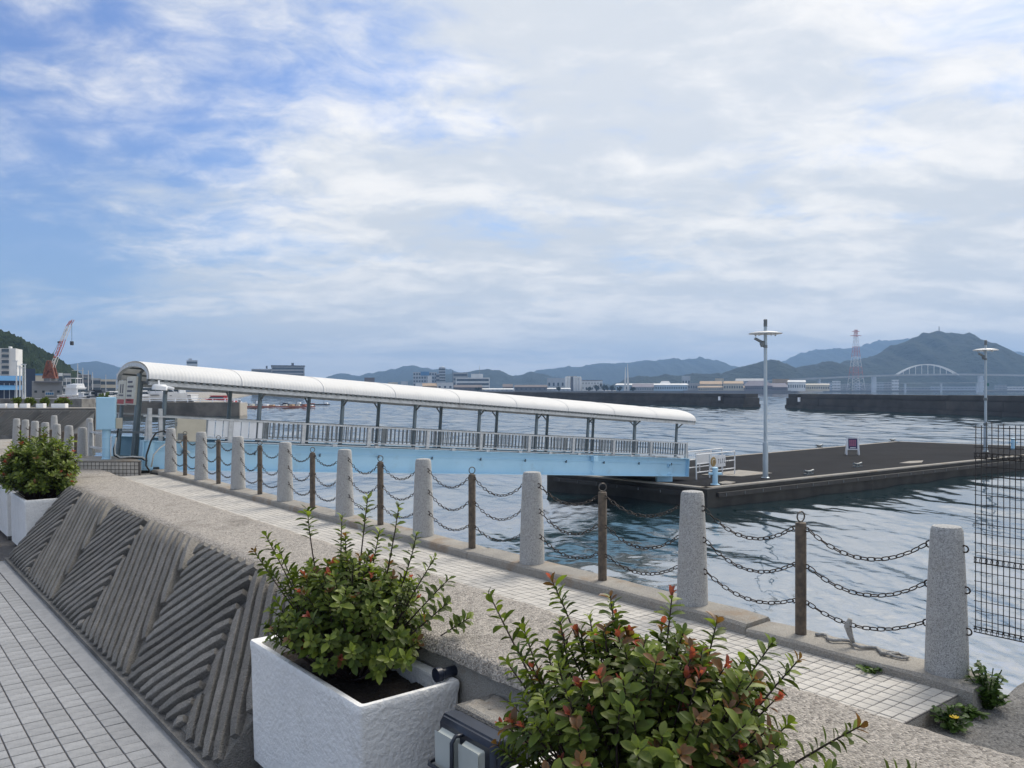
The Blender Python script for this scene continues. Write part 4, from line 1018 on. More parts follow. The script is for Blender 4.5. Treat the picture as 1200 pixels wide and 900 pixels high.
def bush(name, label, c, rx, ry, h, n, size, seed, mat=leafm, group=None, cat='shrub', stuff_kind=None):
    rnd = random.Random(seed); r_ = thing(name, label, cat, tuple(c), group=group); lv = MB(); tr = MB()
    for i in range(7):
        a = i*.9; tr.tube([(0,0,0),(rx*.4*math.cos(a),ry*.4*math.sin(a),h*.5),(rx*.7*math.cos(a),ry*.7*math.sin(a),h*.8)], [size*.25,size*.15,size*.08], 4, False)
    cl = [(rnd.gauss(0,.45), rnd.gauss(0,.45), rnd.uniform(.25,.85)) for q in range(14)]
    for i in range(n):
        cx, cy, cz = rnd.choice(cl); v = Vector((rnd.gauss(0,1), rnd.gauss(0,1), rnd.gauss(0,1))).normalized()*rnd.uniform(.12,.33)
        x_, y_, z_ = cx+v.x, cy+v.y, cz+v.z*.8
        r2 = math.hypot(x_, y_)
        if r2 > 1: x_ /= r2; y_ /= r2
        p = Vector((rx*x_, ry*y_, h*max(.03, min(1.05, z_))))
        d = Vector((v.x, v.y, v.z+.4)); M = leaf_matrix(p, d, Vector((rnd.uniform(-.4,.4), rnd.uniform(-.4,.4), 1)), rnd.uniform(-1,1)) @ Matrix.Scale(size*rnd.uniform(.7,1.3), 4)
        vs, fs = [(0,-.3,0),(.9,-.1,.05),(1,.15,-.1),(.1,.35,.06)], [(0,1,2,3)]; lv.add([M @ Vector(q) for q in vs], fs)
    tr.build('trunk', stemm, r_, 'all', local=True); lv.build('crown', mat, r_, 'all', local=True); return r_
for i, (px, wp_) in enumerate(((20,5),(35,6),(53.5,5),(74,9))):
    bush('shrub', 'dark rounded shrub on top of the back wall, %s from the left' % names[i], (XY(px,40.2),40.2,bz1+.05), wp_*.045, .25, .42, 420, .09, 50+i, leafm, 'shrubs on the back wall')
MB().box(-60, XY(112,62), 60, 62, -1, ZY(467.5,60)).build('concrete_wall', wallm, None, loc=(-35,60,0), label='plain grey concrete wall behind the planters of the back wall', cat='wall')
# ================================================================ BREAKWATERS
def breakwater(label, a, b, top, thick=5.0, lamp=None):
    a, b = Vector(a), Vector(b); d = (b-a); L = d.length; d.normalize(); rz = math.atan2(d.y, d.x)
    r_ = thing('breakwater', label, 'breakwater', (a.x, a.y, 0), rz=rz)
    # along +x, the viewer's side is at -y or +y: keep both sides stepped
    def strip(name, y0, y1, z0, z1, n=1, mat=bstone):
        k = max(1, int(L/12))
        for i in range(k):
            x0, x1 = L*i/k, L*(i+1)/k; dz = random.uniform(-.03,.03); dy = random.uniform(-.04,.04)
            MB().box(x0+.02, x1-.02, y0+dy, y1+dy, z0, z1+dz).build(name, mat, r_, local=True)
    strip('base_block', -thick/2-.35, thick/2+.35, -1.5, .75); strip('wall_block', -thick/2, thick/2, .751, top-1.0); strip('parapet_block', -thick/2+.5, thick/2-.5, top-.98, top)
    if lamp:
        for x, s_ in lamp:
            MB().box(x-.35, x+.35, s_*(thick/2+.15)-.15, s_*(thick/2+.15)+.15, 1.6, 2.6).build('marker_plate', whitep, r_, local=True)
            MB().box(x-1.3, x-.5, s_*(thick/2+.06)-.06, s_*(thick/2+.06)+.06, .8, 3.1).build('ladder_recess', rubber, r_, local=True)
    return r_
breakwater('dark concrete breakwater on the right, running out of the picture', (67.5,197), (98,75), 3.4, lamp=[(5.5,-1)])
breakwater('dark concrete breakwater left of the harbour mouth, partly behind the canopy', (60,207), (-22,372), 3.35, lamp=[(9,1)])
# ================================================================ FAR SHORE
MB().prism([(-420,960),(330,960),(352,1010),(560,1490),(2000,1520),(2300,1600),(2300,7800),(-2600,7800),(-1500,1500)], -1.6, 2.2).build('far_shore', b_land, kind='structure')
MB().prism([(-400,112),(-46,139),(-48,150),(-70,190),(-90,240),(-220,700),(-700,900)], -1.6, 2.0).build('harbour_quay', kerbm, kind='structure')
hq = thing('harbour_wall', 'long brownish harbour wall left of the water, behind the gangway entrance', 'wall', (-60,139,0))
MB().add([(-128,128.8,-1.2),(-45.7,138.7,-1.2),(-45.7,138.7,2.3),(-128,128.8,2.3),(-128,129.6,-1.2),(-45.8,139.5,-1.2),(-45.8,139.5,2.3),(-128,129.6,2.3)], [(0,1,2,3),(7,6,5,4),(3,2,6,7),(1,5,6,2),(0,3,7,4)]).build('face', quay_dark, hq)
mb = MB()
for z in (2.6, 2.95): mb.bar((-128,128.9,z),(-46,138.8,z), .09)
mb.build('hand_rail', whitep, hq)
for i in range(42): 
    f = i/41; MB().box(-128+82*f-.05, -128+82*f+.05, 128.85+9.9*f, 128.95+9.9*f, 2.3, 2.95).build('rail_post', whitep, hq)
BASE = 2.2
def fb(name, label, px0, px1, pyt, Y, mat, depth=None, rows=0, colsn=0, roof=None, pyb=None, wmat=None, bands=False, gable=False, group='buildings on the far shore', cat='building', base=None, win=(.6,.5), hip=0, yaw=0.0):
    x0, x1 = XY(px0,Y), XY(px1,Y); zt = ZY(pyt,Y); zb = (BASE if Y > 500 else 2.0) if base is None else base; dp = depth or max(8, (x1-x0)*.5)
    th = -math.atan2((x0+x1)/2, Y); r_ = thing(name, label, cat, ((x0+x1)/2,Y,zb), rz=th+yaw, group=group); r_.scale = (math.cos(th),1,1)
    rh = 0
    if gable: rh = (zt-zb)*gable
    MB().box(x0, x1, Y, Y+dp, zb-.05, zt-rh).build('wall', mat, r_)
    if gable:
        o_ = .02*(x1-x0); i_ = hip*(x1-x0)
        MB().add([(x0-o_,Y-.6,zt-rh+.02),(x1+o_,Y-.6,zt-rh+.02),(x1-i_,Y+dp/2,zt),(x0+i_,Y+dp/2,zt),(x0-o_,Y+dp+.6,zt-rh+.02),(x1+o_,Y+dp+.6,zt-rh+.02),(x0-o_,Y-.6,zt-rh-.25),(x1+o_,Y-.6,zt-rh-.25)], [(0,1,2,3),(3,2,5,4),(0,3,4),(1,5,2),(6,7,1,0)]).build('roof', roof or mat, r_)
    elif roof: 
        e = (x1-x0)*.012; MB().box(x0-e, x1+e, Y-e-.15, Y+dp+e, zt+.01, zt+.04*(zt-zb)+.25).build('roof', roof, r_)
    h = zt-rh-zb
    if rows:
        wm = wmat or winm
        for j in range(rows):
            zc = zb + h*(j+.62)/(rows+.2); hh = h/(rows+.2)*win[1]/2
            if bands: MB().box(x0+(x1-x0)*.03, x1-(x1-x0)*.03, Y-.06, Y-.01, zc-hh, zc+hh).build('window_band', wm, r_)
            else:
                me = None
                for i in range(colsn):
                    xc = x0+(x1-x0)*(i+.5)/colsn; ww = (x1-x0)/colsn*win[0]/2
                    MB().box(xc-ww, xc+ww, Y-.06, Y-.01, zc-hh, zc+hh).build('window', wm, r_)
    return r_
# left: marina buildings
r_ = fb('boat_shed', 'low shed with a bright blue roof at the left edge of the harbour', -30, 27, 446, 128, b_navy, 18, group='harbour buildings', rows=1, colsn=9, wmat=b_steel, win=(.12,.9))
x0, x1 = XY(-32,128), XY(27.6,128); MB().add([(x0,127,ZY(457,128)),(x1,127,ZY(457,128)),(x1,130,ZY(440,128)),(x0,130,ZY(440,128)),(x0,147,ZY(440,128)),(x1,147,ZY(440,128))], [(0,1,2,3),(3,2,5,4)]).build('roof', b_blue, r_)
r_ = fb('apartment_block', 'white apartment block with dark balconies behind the blue roof', -26, 19, 408, 330, b_white, 12, group='harbour buildings', yaw=-.22)
x0, x1 = XY(-26,330), XY(19,330); zt = ZY(408,330)
for j in range(8):
    z = 3+(zt-3)*(j+.35)/8
    for (fa, fb_) in ((.18,.34),(.40,.58),(.62,.82)):
        MB().box(x0+(x1-x0)*fa, x0+(x1-x0)*fb_, 329.9, 329.98, z, z+(zt-3)/8*.55).build('balcony_opening', winm, r_)
        MB().box(x0+(x1-x0)*fa, x0+(x1-x0)*fb_, 329.2, 329.89, z-(zt-3)/8*.25, z-.02).build('balcony', b_grey, r_)
MB().box(XY(9,330), XY(11.5,330), 332, 335, zt, ZY(405.5,330)).build('roof_tank', b_white, r_)
fb('storehouse', 'dark navy storehouse beside the white apartment block', 30.5, 41.5, 432, 260, b_navy, 12, group='harbour buildings')
fb('storehouse', 'small building with a pale blue roof below the orange crane', 41.5, 51.5, 440, 240, b_cream, 12, roof=b_blue, group='harbour buildings')
r_ = fb('harbour_office', 'grey harbour building with a blue and white sign below the crane', 37.5, 73, 446.5, 150, b_grey, 14, rows=1, colsn=4, win=(.35,.12), group='harbour buildings')
bd = MB().box(XY(52.5,150), XY(63.5,150), 149.6, 149.9, ZY(464,150), ZY(459,150)).build('sign_board', b_white, r_)
for i in range(4): MB().box(XY(53.4+2.45*i,150), XY(55.4+2.45*i,150), 149.5, 149.59, ZY(462.6,150), ZY(460,150)).build('lettering', b_blue, bd)
MB().box(XY(40,150), XY(72.8,150), 149.0, 149.95, ZY(448.6,150), ZY(447,150)).build('eave', b_dark, r_)
for i, (a, b, yt, Y, m_, rw) in enumerate(((74,83,437.5,420,b_grey,3),(68.5,73.5,437,410,b_white,2),(90,107,439,430,b_dark,3),(106,118,443,450,b_grey,2),(116,136,444.5,470,b_cream,2),(52,66,449,200,b_white,0),(140,150,446,500,b_grey,2))):
    fb('harbour_building', ['grey block with window bands right of the crane base','narrow white block close to the crane base','dark low block behind the yacht masts','grey low block behind the moored boats','cream low block behind the boats near the arch','low white hut in front of the crane','grey block seen through the canopy arch'][i], a, b, yt, Y, m_, 14, rows=rw, bands=True, group='harbour buildings')
for i, (px, pt, Y) in enumerate(((19.3,423,126),(23.3,429,126),(26.5,431,126),(29.3,427,126))):
    z0 = 2.0; mb = MB(); mb.tube([(XY(px,Y),Y,z0),(XY(px,Y),Y,ZY(pt,Y))], [.14,.09], 8)
    r_ = thing('mast_pole', 'thin grey pole by the blue roof shed, %s from the left' % names[i], 'pole', (XY(px,Y),Y,z0), group='poles by the blue roof shed'); mb.build('pole', galv, r_)
    MB().bar((XY(px,Y)-.6,Y,ZY(pt,Y)),(XY(px,Y)+.2,Y,ZY(pt,Y)), .12).build('arm', galv, r_)
# crane
Y = 230
cr = thing('harbour_crane', 'orange harbour crane with a red and white lattice boom rising to the right', 'crane', (XY(59,Y),Y,2))
def P2(px, py, dy=0): return Vector((XY(px,Y), Y+dy, ZY(py,Y)))
mb = MB(); a = .35
for s_ in (-.7,.7):
    mb.bar(P2(52,443,s_),P2(57,423,s_),a); mb.bar(P2(66,443,s_),P2(61,424,s_),a); mb.bar(P2(57,423,s_),P2(61,424,s_),a); mb.bar(P2(53.5,437,s_),P2(64,434,s_),.25); mb.bar(P2(55,431,s_),P2(65,441,s_),.25); mb.bar(P2(63,430,s_),P2(53,441,s_),.25)
mb.build('frame', orange, cr)
MB().add([P2(52.5,442,-.6),P2(57,426,-.6),P2(61,426,-.6),P2(65,442,-.6),P2(52.5,442,.6),P2(57,426,.6),P2(61,426,.6),P2(65,442,.6)], [(0,1,2,3),(7,6,5,4),(0,4,5,1),(1,5,6,2),(2,6,7,3)]).build('machine_house', orange, cr)
MB().box(XY(51.5,Y), XY(66.5,Y), Y-.9, Y+.9, ZY(443.5,Y), ZY(441.5,Y)).build('platform', orange, cr); MB().box(XY(56,Y), XY(63,Y), Y-2, Y+2, 2, ZY(443.5,Y)).build('pedestal', b_dark, cr)
seg = [(61,432),(66,418.5),(70.5,408),(73.5,399),(77.5,390),(80.5,381.5),(84.3,375.5)]
for i in range(6):
    p, q = P2(*seg[i]), P2(*seg[i+1]); mb = MB(); off = Vector((.55,0,.28))
    if i == 5: off *= .7
    for sg in (-1,1):
        for dy in (-.5,.5): mb.bar(p+off*sg+Vector((0,dy,0)), q+off*sg*(.9)+Vector((0,dy,0)), .13)
    for k in range(4):
        f0, f1 = k/4, (k+1)/4; mb.bar(p.lerp(q,f0)+off*(1 if k%2 else -1)-Vector((0,.5,0)), p.lerp(q,f1)+off*(-1 if k%2 else 1)-Vector((0,.5,0)), .10)
    mb.build('boom_section', [crw,crr,crr,crw,crw,crr][i], cr)
mb = MB(); mb.tube([P2(84,376),P2(84.2,402)], .05, 4); mb.tube([P2(58,423),P2(69,401)], .05, 4); mb.tube([P2(69,401),P2(83,377)], .05, 4); mb.build('hoist_cable', blackc, cr)
mb = MB(); mb.bar(P2(84.2,400),P2(84.3,404.5),.7); mb.bar(P2(69.2,400),P2(69.3,402),.6); mb.build('hook_block', rubber, cr)
# boats
def boat(label, px, Y, L, rz, hullm=boat_white, trim=boat_dark, fly=False, mast=0, cover=None, base=0.0, rim=None, hscale=1.0, group='boats in the marina', cat='boat', cabin=True):
    r_ = thing('motor_boat' if cabin else 'work_boat', label, cat, (XY(px,Y),Y,base), rz=rz, group=group)
    B, H = L*.155, L*.13*hscale; n = 9; vs = []; fs = []
    for i in range(n+1):
        f = i/n; x = L*(f-.5); bw_ = B*(1-(max(0,f-.45)/.55)**2.2*.97); sh = H*(1+.35*f*f); kl = -.25*H*(1-f**3)
        vs += [(x,-bw_,sh),(x,-bw_*.82,H*.25),(x,0,kl),(x,bw_*.82,H*.25),(x,bw_,sh)]
    for i in range(n):
        for k in range(4): fs.append((i*5+k, i*5+k+1, (i+1)*5+k+1, (i+1)*5+k))
        fs.append((i*5+4, i*5, (i+1)*5, (i+1)*5+4))
    fs.append((0,1,2,3,4)[::-1])
    MB().add(vs, fs).build('hull', hullm, r_, True, local=True)
    MB().box(-L*.5, L*.22, -B*1.01, B*1.01, H*.80, H*.88).build('rub_rail', rim or trim, r_, local=True)
    if cabin:
        c0, c1, w_, hc = -L*.22, L*.20, B*.72, L*.13
        MB().yprism([(c0,H),(c1+L*.09,H*1.15),(c1-.02*L,H+hc),(c0,H+hc)], -w_, w_).build('cabin', hullm, r_, local=True)
        MB().yprism([(c0+L*.03,H+hc*.42),(c1+L*.055,H+hc*.42),(c1,H+hc*.86),(c0+L*.03,H+hc*.86)], -w_*1.02, w_*1.02).build('window', winm, r_, local=True)
        MB().cbox(c0-L*.06, c1+L*.01, -w_*1.08, w_*1.08, H+hc+.01, H+hc+.06*L*.3, .02).build('cabin_roof', cover or hullm, r_, local=True)
        if fly:
            MB().yprism([(c0+.02*L,H+hc*1.15),(c1-L*.02,H+hc*1.15),(c1-L*.07,H+hc*1.75),(c0+.02*L,H+hc*1.55)], -w_*.9, w_*.9).build('flybridge', hullm, r_, local=True)
            mb = MB(); [mb.bar((xx,yy,H+hc),(xx,yy,H+hc*2.5),.05*L/8) for xx in (c0,c0+.2*L) for yy in (-w_*.8,w_*.8)]; mb.box(c0-L*.04, c0+L*.24, -w_*.95, w_*.95, H+hc*2.5, H+hc*2.6); mb.build('sun_top', hullm, r_, local=True)
    else:
        MB().box(-L*.32, -L*.12, -B*.5, B*.5, H, H+L*.12).build('wheel_house', boat_white, r_, local=True)
    if mast: MB().tube([(0,0,H),(0,0,H+mast)], [.09,.05], 6).build('mast', galv, r_, local=True)
    mb = MB()
    for k in range(5): mb.tube([(L*(.05+.1*k),-B*.75*(1-.2*k*k/8),H*1.1),(L*(.05+.1*k),-B*.75*(1-.2*k*k/8),H*1.1+L*.06)], .03*L/8, 4)
    mb.build('bow_rail', galv, r_, local=True)
    return r_
Yq = 136
yb = boat('large white motor yacht with a red stripe on the stern, standing on the quay', 89, 150, 9, R(95), fly=True, base=2.3)
MB().box(-4.56, -4.505, -1.0, .9, .4, .8).build('stern_stripe', boat_red, yb, local=True)
bl = [(103,146,6,R(60),boat_white,None,0,'small white runabout with a dark windscreen, right of the big yacht'),
      (109,147,7,R(75),boat_white,boat_dark,0,'white boat with a dark canopy top, second right of the big yacht'),
      (117,148,7.5,R(100),boat_dark,boat_dark,0,'dark covered boat standing left of the arch'),
      (124,147,6,R(80),boat_white,boat_dark,4,'white boat with a dark blue cover and short mast, left of the arch'),
      (132,150,6.5,R(70),boat_white,None,0,'white cabin boat just left of the arch foot'),
      (153,150,7,R(85),boat_white,None,0,'white boat seen under the notice boards'),
      (161,149,7,R(60),boat_white,None,5,'white boat with a mast between the notice boards and the first post'),
      (174,152,10,R(10),boat_white,boat_dark,0,'long white cruiser lying along the quay under the floodlight'),
      (189,153,9,R(15),boat_white,boat_dark,0,'white cruiser right of the first canopy post'),
      (203,160,9,R(170),boat_white,None,4,'white boat at the tip of the harbour wall')]
for i, (px, Y_, L, rz, hm, cv, ms, lb_) in enumerate(bl): boat(lb_, px, Y_, L, rz, hm, boat_dark, cover=cv, mast=ms, base=2.3)
for i, px in enumerate((91,97,103.5,108.5,137)):
    Y_ = 170+8*i; pt = (426,431,434,436,438)[i]
    r_ = thing('yacht_mast', 'thin mast rising behind the boats left of the arch, %s from the left' % names[i], 'mast', (XY(px,Y_),Y_,2), group='masts behind the boats'); MB().tube([(XY(px,Y_),Y_,2),(XY(px,Y_),Y_,ZY(pt,Y_))], [.12,.07], 6).build('spar', galv, r_); MB().bar((XY(px,Y_)-1.2,Y_,ZY(pt+8,Y_)),(XY(px,Y_)+1.2,Y_,ZY(pt+8,Y_)), .09).build('spreader', galv, r_)
bush('shrub', 'dark bush on the quay between the boats and the arch', (XY(119.5,143),143,2.0), 1.1, 1, 1.7, 300, .35, 71, leafm)
# pontoon, work boats and oyster rafts
r_ = thing('pontoon', 'long pale blue landing pontoon floating behind the canopy', 'pontoon', (XY(245,185),185,0))
MB().cbox(XY(211,178), XY(284,186), 183, 187, -.4, 1.0, .1).build('hull', boat_blue, r_); MB().box(XY(213,178), XY(282,186), 183.4, 186.6, 1.0, 1.12).build('deck', b_paleb, r_)
for i in range(6): MB().box(XY(216+11*i,183), XY(217+11*i,183), 184.5, 184.8, 1.12, 2.1).build('bollard', whitep, r_)
boat('teal and red work boat moored behind the first canopy posts', 256, 215, 9, R(175), boat_red, boat_dark, rim=boat_teal, hscale=1.3, group='work boats', cabin=True)
boat('small red and white work boat right of the teal one', 276, 225, 6, R(8), boat_white, boat_red, rim=boat_red, group='work boats')
boat('small white skiff at the left end of the pontoon', 218, 200, 6, R(5), boat_white, boat_blue, group='work boats', cabin=False)
boat('low grey skiff between the pontoon and the rafts', 297, 210, 6, R(190), b_steel, boat_dark, group='work boats', cabin=False)
for i, (px0, px1, yb_, lb_) in enumerate(((222,275,479.2,'long dark oyster raft, nearest of the three floating rafts'),(268,366,478.2,'long raft stacked with reddish and white floats behind the canopy posts'),(330,384,475.5,'raft with dark posts at the right end of the row of rafts'))):
    Y_ = F*ZC/(yb_-CY); x0, x1 = XY(px0,Y_), XY(px1,Y_); r_ = thing('raft', lb_, 'raft', ((x0+x1)/2,Y_,0), group='oyster rafts')
    for k in range(4): MB().bar((x0,Y_+k*.9,.28),(x1,Y_+k*.9,.28), .34).build('beam', boat_dark if i != 1 else raft_red, r_)
    rr = random.Random(i+3); n_ = int((x1-x0)/ (1.5 if i == 1 else 3))
    for k in range(n_):
        xx = x0+.6+(x1-x0-1.2)*k/max(1,n_-1); MB().cbox(xx-rr.uniform(.3,.6), xx+rr.uniform(.3,.6), Y_+rr.uniform(0,.6), Y_+rr.uniform(1.2,2.6), .46, .46+rr.uniform(.15,.5), .05).build('float', rr.choice([whitep, raft_red, cream, b_tan, boat_dark]) if i else rr.choice([boat_dark, b_dark, whitep]), r_)
    for k in range(1+i): 
        xx = x0+(x1-x0)*(.3+.3*k); MB().tube([(xx,Y_+1,.4),(xx,Y_+1,2.0)], .06, 5).build('pole', b_dark, r_)
# ---------------------------------------------------------------- far shore buildings, left to right
r_ = fb('tower_block', 'grey office tower rising behind the canopy near the arch', 218.5, 231.5, 422, 980, b_steel, 14, rows=7, bands=True); MB().box(XY(221,980),XY(225,980),984,990,ZY(422,980),ZY(420,980)).build('roof_room', b_steel, r_); 
r_ = fb('hotel', 'long grey stepped hotel behind the canopy, with dark floor bands', 318, 357, 429.5, 1050, b_grey, 20, rows=7, bands=True, roof=b_dark)
x0, x1 = XY(295,1050), XY(318,1050); MB().box(x0, x1, 1051, 1068, BASE, ZY(432.5,1050)).build('low_wing', b_grey, r_)
for j in range(6):
    z = BASE+(ZY(432.5,1050)-BASE)*(j+.6)/6.2; MB().box(x0+.5, x1-.2, 1050.9, 1050.98, z-.9, z+.9).build('window_band', winm, r_)
MB().box(XY(341.5,1050),XY(344.5,1050),1056,1060,ZY(429,1050),ZY(425,1050)).build('stack', b_dark, r_); MB().box(XY(311.5,1050),XY(313.5,1050),1056,1060,ZY(432,1050),ZY(428.8,1050)).build('stack', b_dark, r_)
fb('storehouse', 'small brown building with a sloping end just above the canopy', 427, 439, 442.5, 1000, b_brown, 14)
r_ = fb('office_block', 'wide blue-grey office block left of the white office', 484, 512, 436, 1250, b_steel, 24, rows=5, colsn=9, win=(.6,.5)); 
MB().box(XY(493,1250),XY(503,1250),1249.3,1249.95,ZY(440,1250),ZY(435.5,1250)).build('blue_panel', b_blue, r_)
r_ = fb('tower_block', 'blue-grey tower with a domed top beside the wide office block', 514, 522, 431, 1260, b_steel, 14, rows=8, bands=True); MB().lathe([(4.4,0),(4.2,1.2),(2.5,2.2)], 16, (XY(518,1260),1267,ZY(431,1260))).build('dome', b_steel, r_, True)
fb('office_block', 'grey slab between the wide office block and the domed tower', 511, 515, 438, 1240, b_grey, 12, rows=4, bands=True)
r_ = fb('chimney_building', 'white chimney-like tower in front of the wide office block', 501, 506, 440.5, 1150, b_white, 8); 
r_ = fb('office_building', 'white office with three window bands and an antenna', 534, 574, 442.5, 1100, b_white, 20, rows=3, bands=True, win=(.6,.55)); MB().box(XY(552,1100),XY(566,1100),1104,1114,ZY(442.5,1100),ZY(438,1100)).build('upper_floor', b_white, r_); MB().tube([(XY(562,1100),1108,ZY(438,1100)),(XY(562,1100),1108,ZY(428.5,1100))], [.35,.15], 6).build('antenna', b_grey, r_)
r_ = fb('office_block', 'dark grey block with a mast left of the white office', 531, 548, 436.5, 1180, b_grey, 16, rows=4, bands=True); MB().tube([(XY(530.6,1180),1182,BASE),(XY(530.6,1180),1182,ZY(434,1180))], .4, 6).build('mast', b_dark, r_)
low = [(455,466,448,b_cream,None,0,'small cream house at the canopy edge, first of the low row'),(470,478,447,b_steel,None,0,'small steel shed second in the low row'),(487,495,449,b_white,None,0,'tiny white shed in front of the wide office block'),(495,512,449,b_tan,None,.35,'low tan roofed hall before the office blocks'),(512,531,449,b_white,b_white,0,'low white roofed hall before the domed tower'),
       (532,565,451,b_brown,b_brown,.4,'brown roofed warehouse below the white office'),(564,602,455,b_steel,b_white,.4,'long pale steel warehouse with a white roof, left one'),(603,641,451,b_dark,b_brown,.35,'dark warehouse with a brown gabled roof'),(607,668,454.5,b_steel,b_white,.35,'long pale warehouse with a bright roof in front of the dark one'),(589,601,450,b_brown,b_brown,.4,'small brown house between the pale warehouses'),(641,662,443,b_steel,None,0,'faint grey block left of the white silos')]
for i, (a, b, yt, m_, rf, gb_, lb_) in enumerate(low): fb('warehouse', lb_, a, b, yt, 985+6*(i % 5)+(60 if i == 10 else 0), m_, 14, rows=1 if b-a > 14 else 0, colsn=max(2,int((b-a)/5)), roof=rf, gable=gb_, win=(.4,.3))
r_ = thing('silo_block', 'white block of tall silos with dark gaps on the far shore', 'silo', (XY(671,1020),1020,BASE), group='buildings on the far shore')
for i in range(6): MB().lathe([(1.75,0),(1.75,ZY(442,1020)-BASE),(1.2,ZY(442,1020)-BASE+.6)], 14, (XY(663.8+3.15*i,1020),1020+(1.5 if i in (2,) else 0),BASE)).build('silo', b_white if i != 2 else b_dark, r_, True)
MB().box(XY(662,1020),XY(682,1020),1022,1030,BASE,ZY(443,1020)).build('core', b_steel, r_); MB().box(XY(665,1020),XY(676,1020),1021,1026,ZY(443,1020),ZY(440.5,1020)).build('head_house', b_grey, r_)
fb('factory', 'white factory with a dark roof edge right of the silos', 681.5, 706, 446, 1040, b_white, 18, rows=2, colsn=7, win=(.25,.3), roof=b_dark)
sp = thing('monument', 'white pointed twin-blade monument standing on the far shore', 'monument', (XY(734.5,975),975,BASE))
for (a, b, c_) in ((731.3,733.6,430.5),(735.0,737.6,426.5)):
    xa, xb, xt = XY(a,975), XY(b,975), XY((a+b)/2+(.6 if a < 733 else -.9),975); zt = ZY(c_,975)
    MB().add([(xa,974,BASE),(xb,974,BASE),(xb,977,BASE),(xa,977,BASE),(xt-.25,975,zt),(xt+.25,975,zt),(xt+.25,976,zt),(xt-.25,976,zt)], [(0,1,5,4),(1,2,6,5),(2,3,7,6),(3,0,4,7),(4,5,6,7)]).build('blade', b_white, sp)
for i, (px, wd, ht) in enumerate(((690,5,3.5),(699,8,5),(708,9,6),(717,7,4.5),(726,5,4),(742,6,3),(560,6,3.5),(655,5,3.5))):
    bush('shore_tree', 'dark round tree on the far shore, %s' % ['left of the white factory foot','below the factory corner','right of the factory','between the factory and the monument','just left of the monument','just right of the monument','below the white office','left of the silos'][i], (XY(px,965),965,BASE), wd*.55, 3, ht*1.25, 260, 1.1, 90+i, hill_near, 'trees on the far shore', 'tree')
mid = [(741,766,449.5,b_grey,b_violet,.45,0,'grey gabled hall right of the monument'),(722,805,449.3,b_paleb,b_white,.2,.0,'very long low hall with a pale blue-white roof'),(771,788,446.5,b_white,b_white,.5,.25,'white hall with a rounded roof behind the long pale one'),(799,809,440.5,b_steel,None,0,0,'small grey box building on the dark hill foot'),(806,820,449,b_grey,None,0,0,'grey building at the end of the long hall'),(820,846,446.5,b_cream,b_tan,.3,0,'cream building with an orange tiled roof'),(838,848,443.5,b_cream,None,0,0,'cream turret-like building above the tiled roofs'),(848,871,446.5,b_cream,b_tan,.25,0,'long cream building with a tan roof'),(818,872,452.5,b_cream,b_tan,.25,0,'low cream shopping arcade along the water'),(871,905,446,b_violet,b_violet,.5,.2,'broad hall with a violet-grey hipped roof'),(888,924,449,b_violet,b_violet,.5,.1,'violet-grey roofed ferry hall by the lamp post'),(862,897,443.5,b_steel,b_grey,.2,0,'long grey roofed hall behind the violet ones'),(923,944,445.5,b_white,b_white,.15,0,'white open-sided shed with a dark mouth'),(943,972,449.5,b_cream,b_cream,.15,0,'long cream shed right of the white one'),(762,800,455,b_tan,None,0,0,'low tan wall of sheds on the waterline'),(730,760,454,b_grey,None,0,0,'low grey sheds on the waterline right of the monument'),(905,925,444,b_tan,None,0,0,'tan gabled building behind the violet hall')]
for i, (a, b, yt, m_, rf, gb_, hp, lb_) in enumerate(mid): fb('shore_building', lb_, a, b, yt, 970+9*(i % 6)+(90 if i in (2,3,11,6,16) else 0), m_, 16, rows=1 if b-a < 40 or i == 8 else 1, colsn=max(3,int((b-a)/2.6)), roof=rf, gable=gb_, hip=hp, win=(.5,.38))
for i, (a, b, yt) in enumerate(((960,975,448.5),(975,985,446.5),(984,996,450),(1000,1009,448.5),(1009,1022,449.5),(1022,1027,446),(1027,1036,448),(1036,1045,447.5),(1045,1053.5,445),(1146,1153,445.5),(1165,1180,451),(1180,1200,453),(1055,1090,453.5),(1090,1148,453))):
    fb('apartment_block', 'pale grey block on the far shore under the bridge, number %s from the left' % ['one','two','three','four','five','six','seven','eight','nine','ten','eleven','twelve','thirteen','fourteen'][i] if False else ['grey slab at the left end of the blocks under the bridge','pale block beside the pylon foot','low block left of the pylon legs','block right behind the pylon legs','wide block right of the pylon','narrow white tower beside a bridge pier','low grey block left of the middle of the row','grey block with a flat roof near the arch start','tall pale block ending the row under the arch','pale tower behind the right lamp post','low shed right of the right lamp post','low pale sheds at the right edge','low sheds left under the arch','long low sheds under the right half of the arch'][i], a, b, yt, 1530+14*(i % 4), [b_steel,b_white,b_grey,b_steel,b_grey,b_white,b_steel,b_grey,b_white,b_white,b_grey,b_white,b_grey,b_steel][i], 14, rows=3 if b-a < 16 else 1, colsn=max(3,int((b-a)/1.6)), win=(.5,.42))
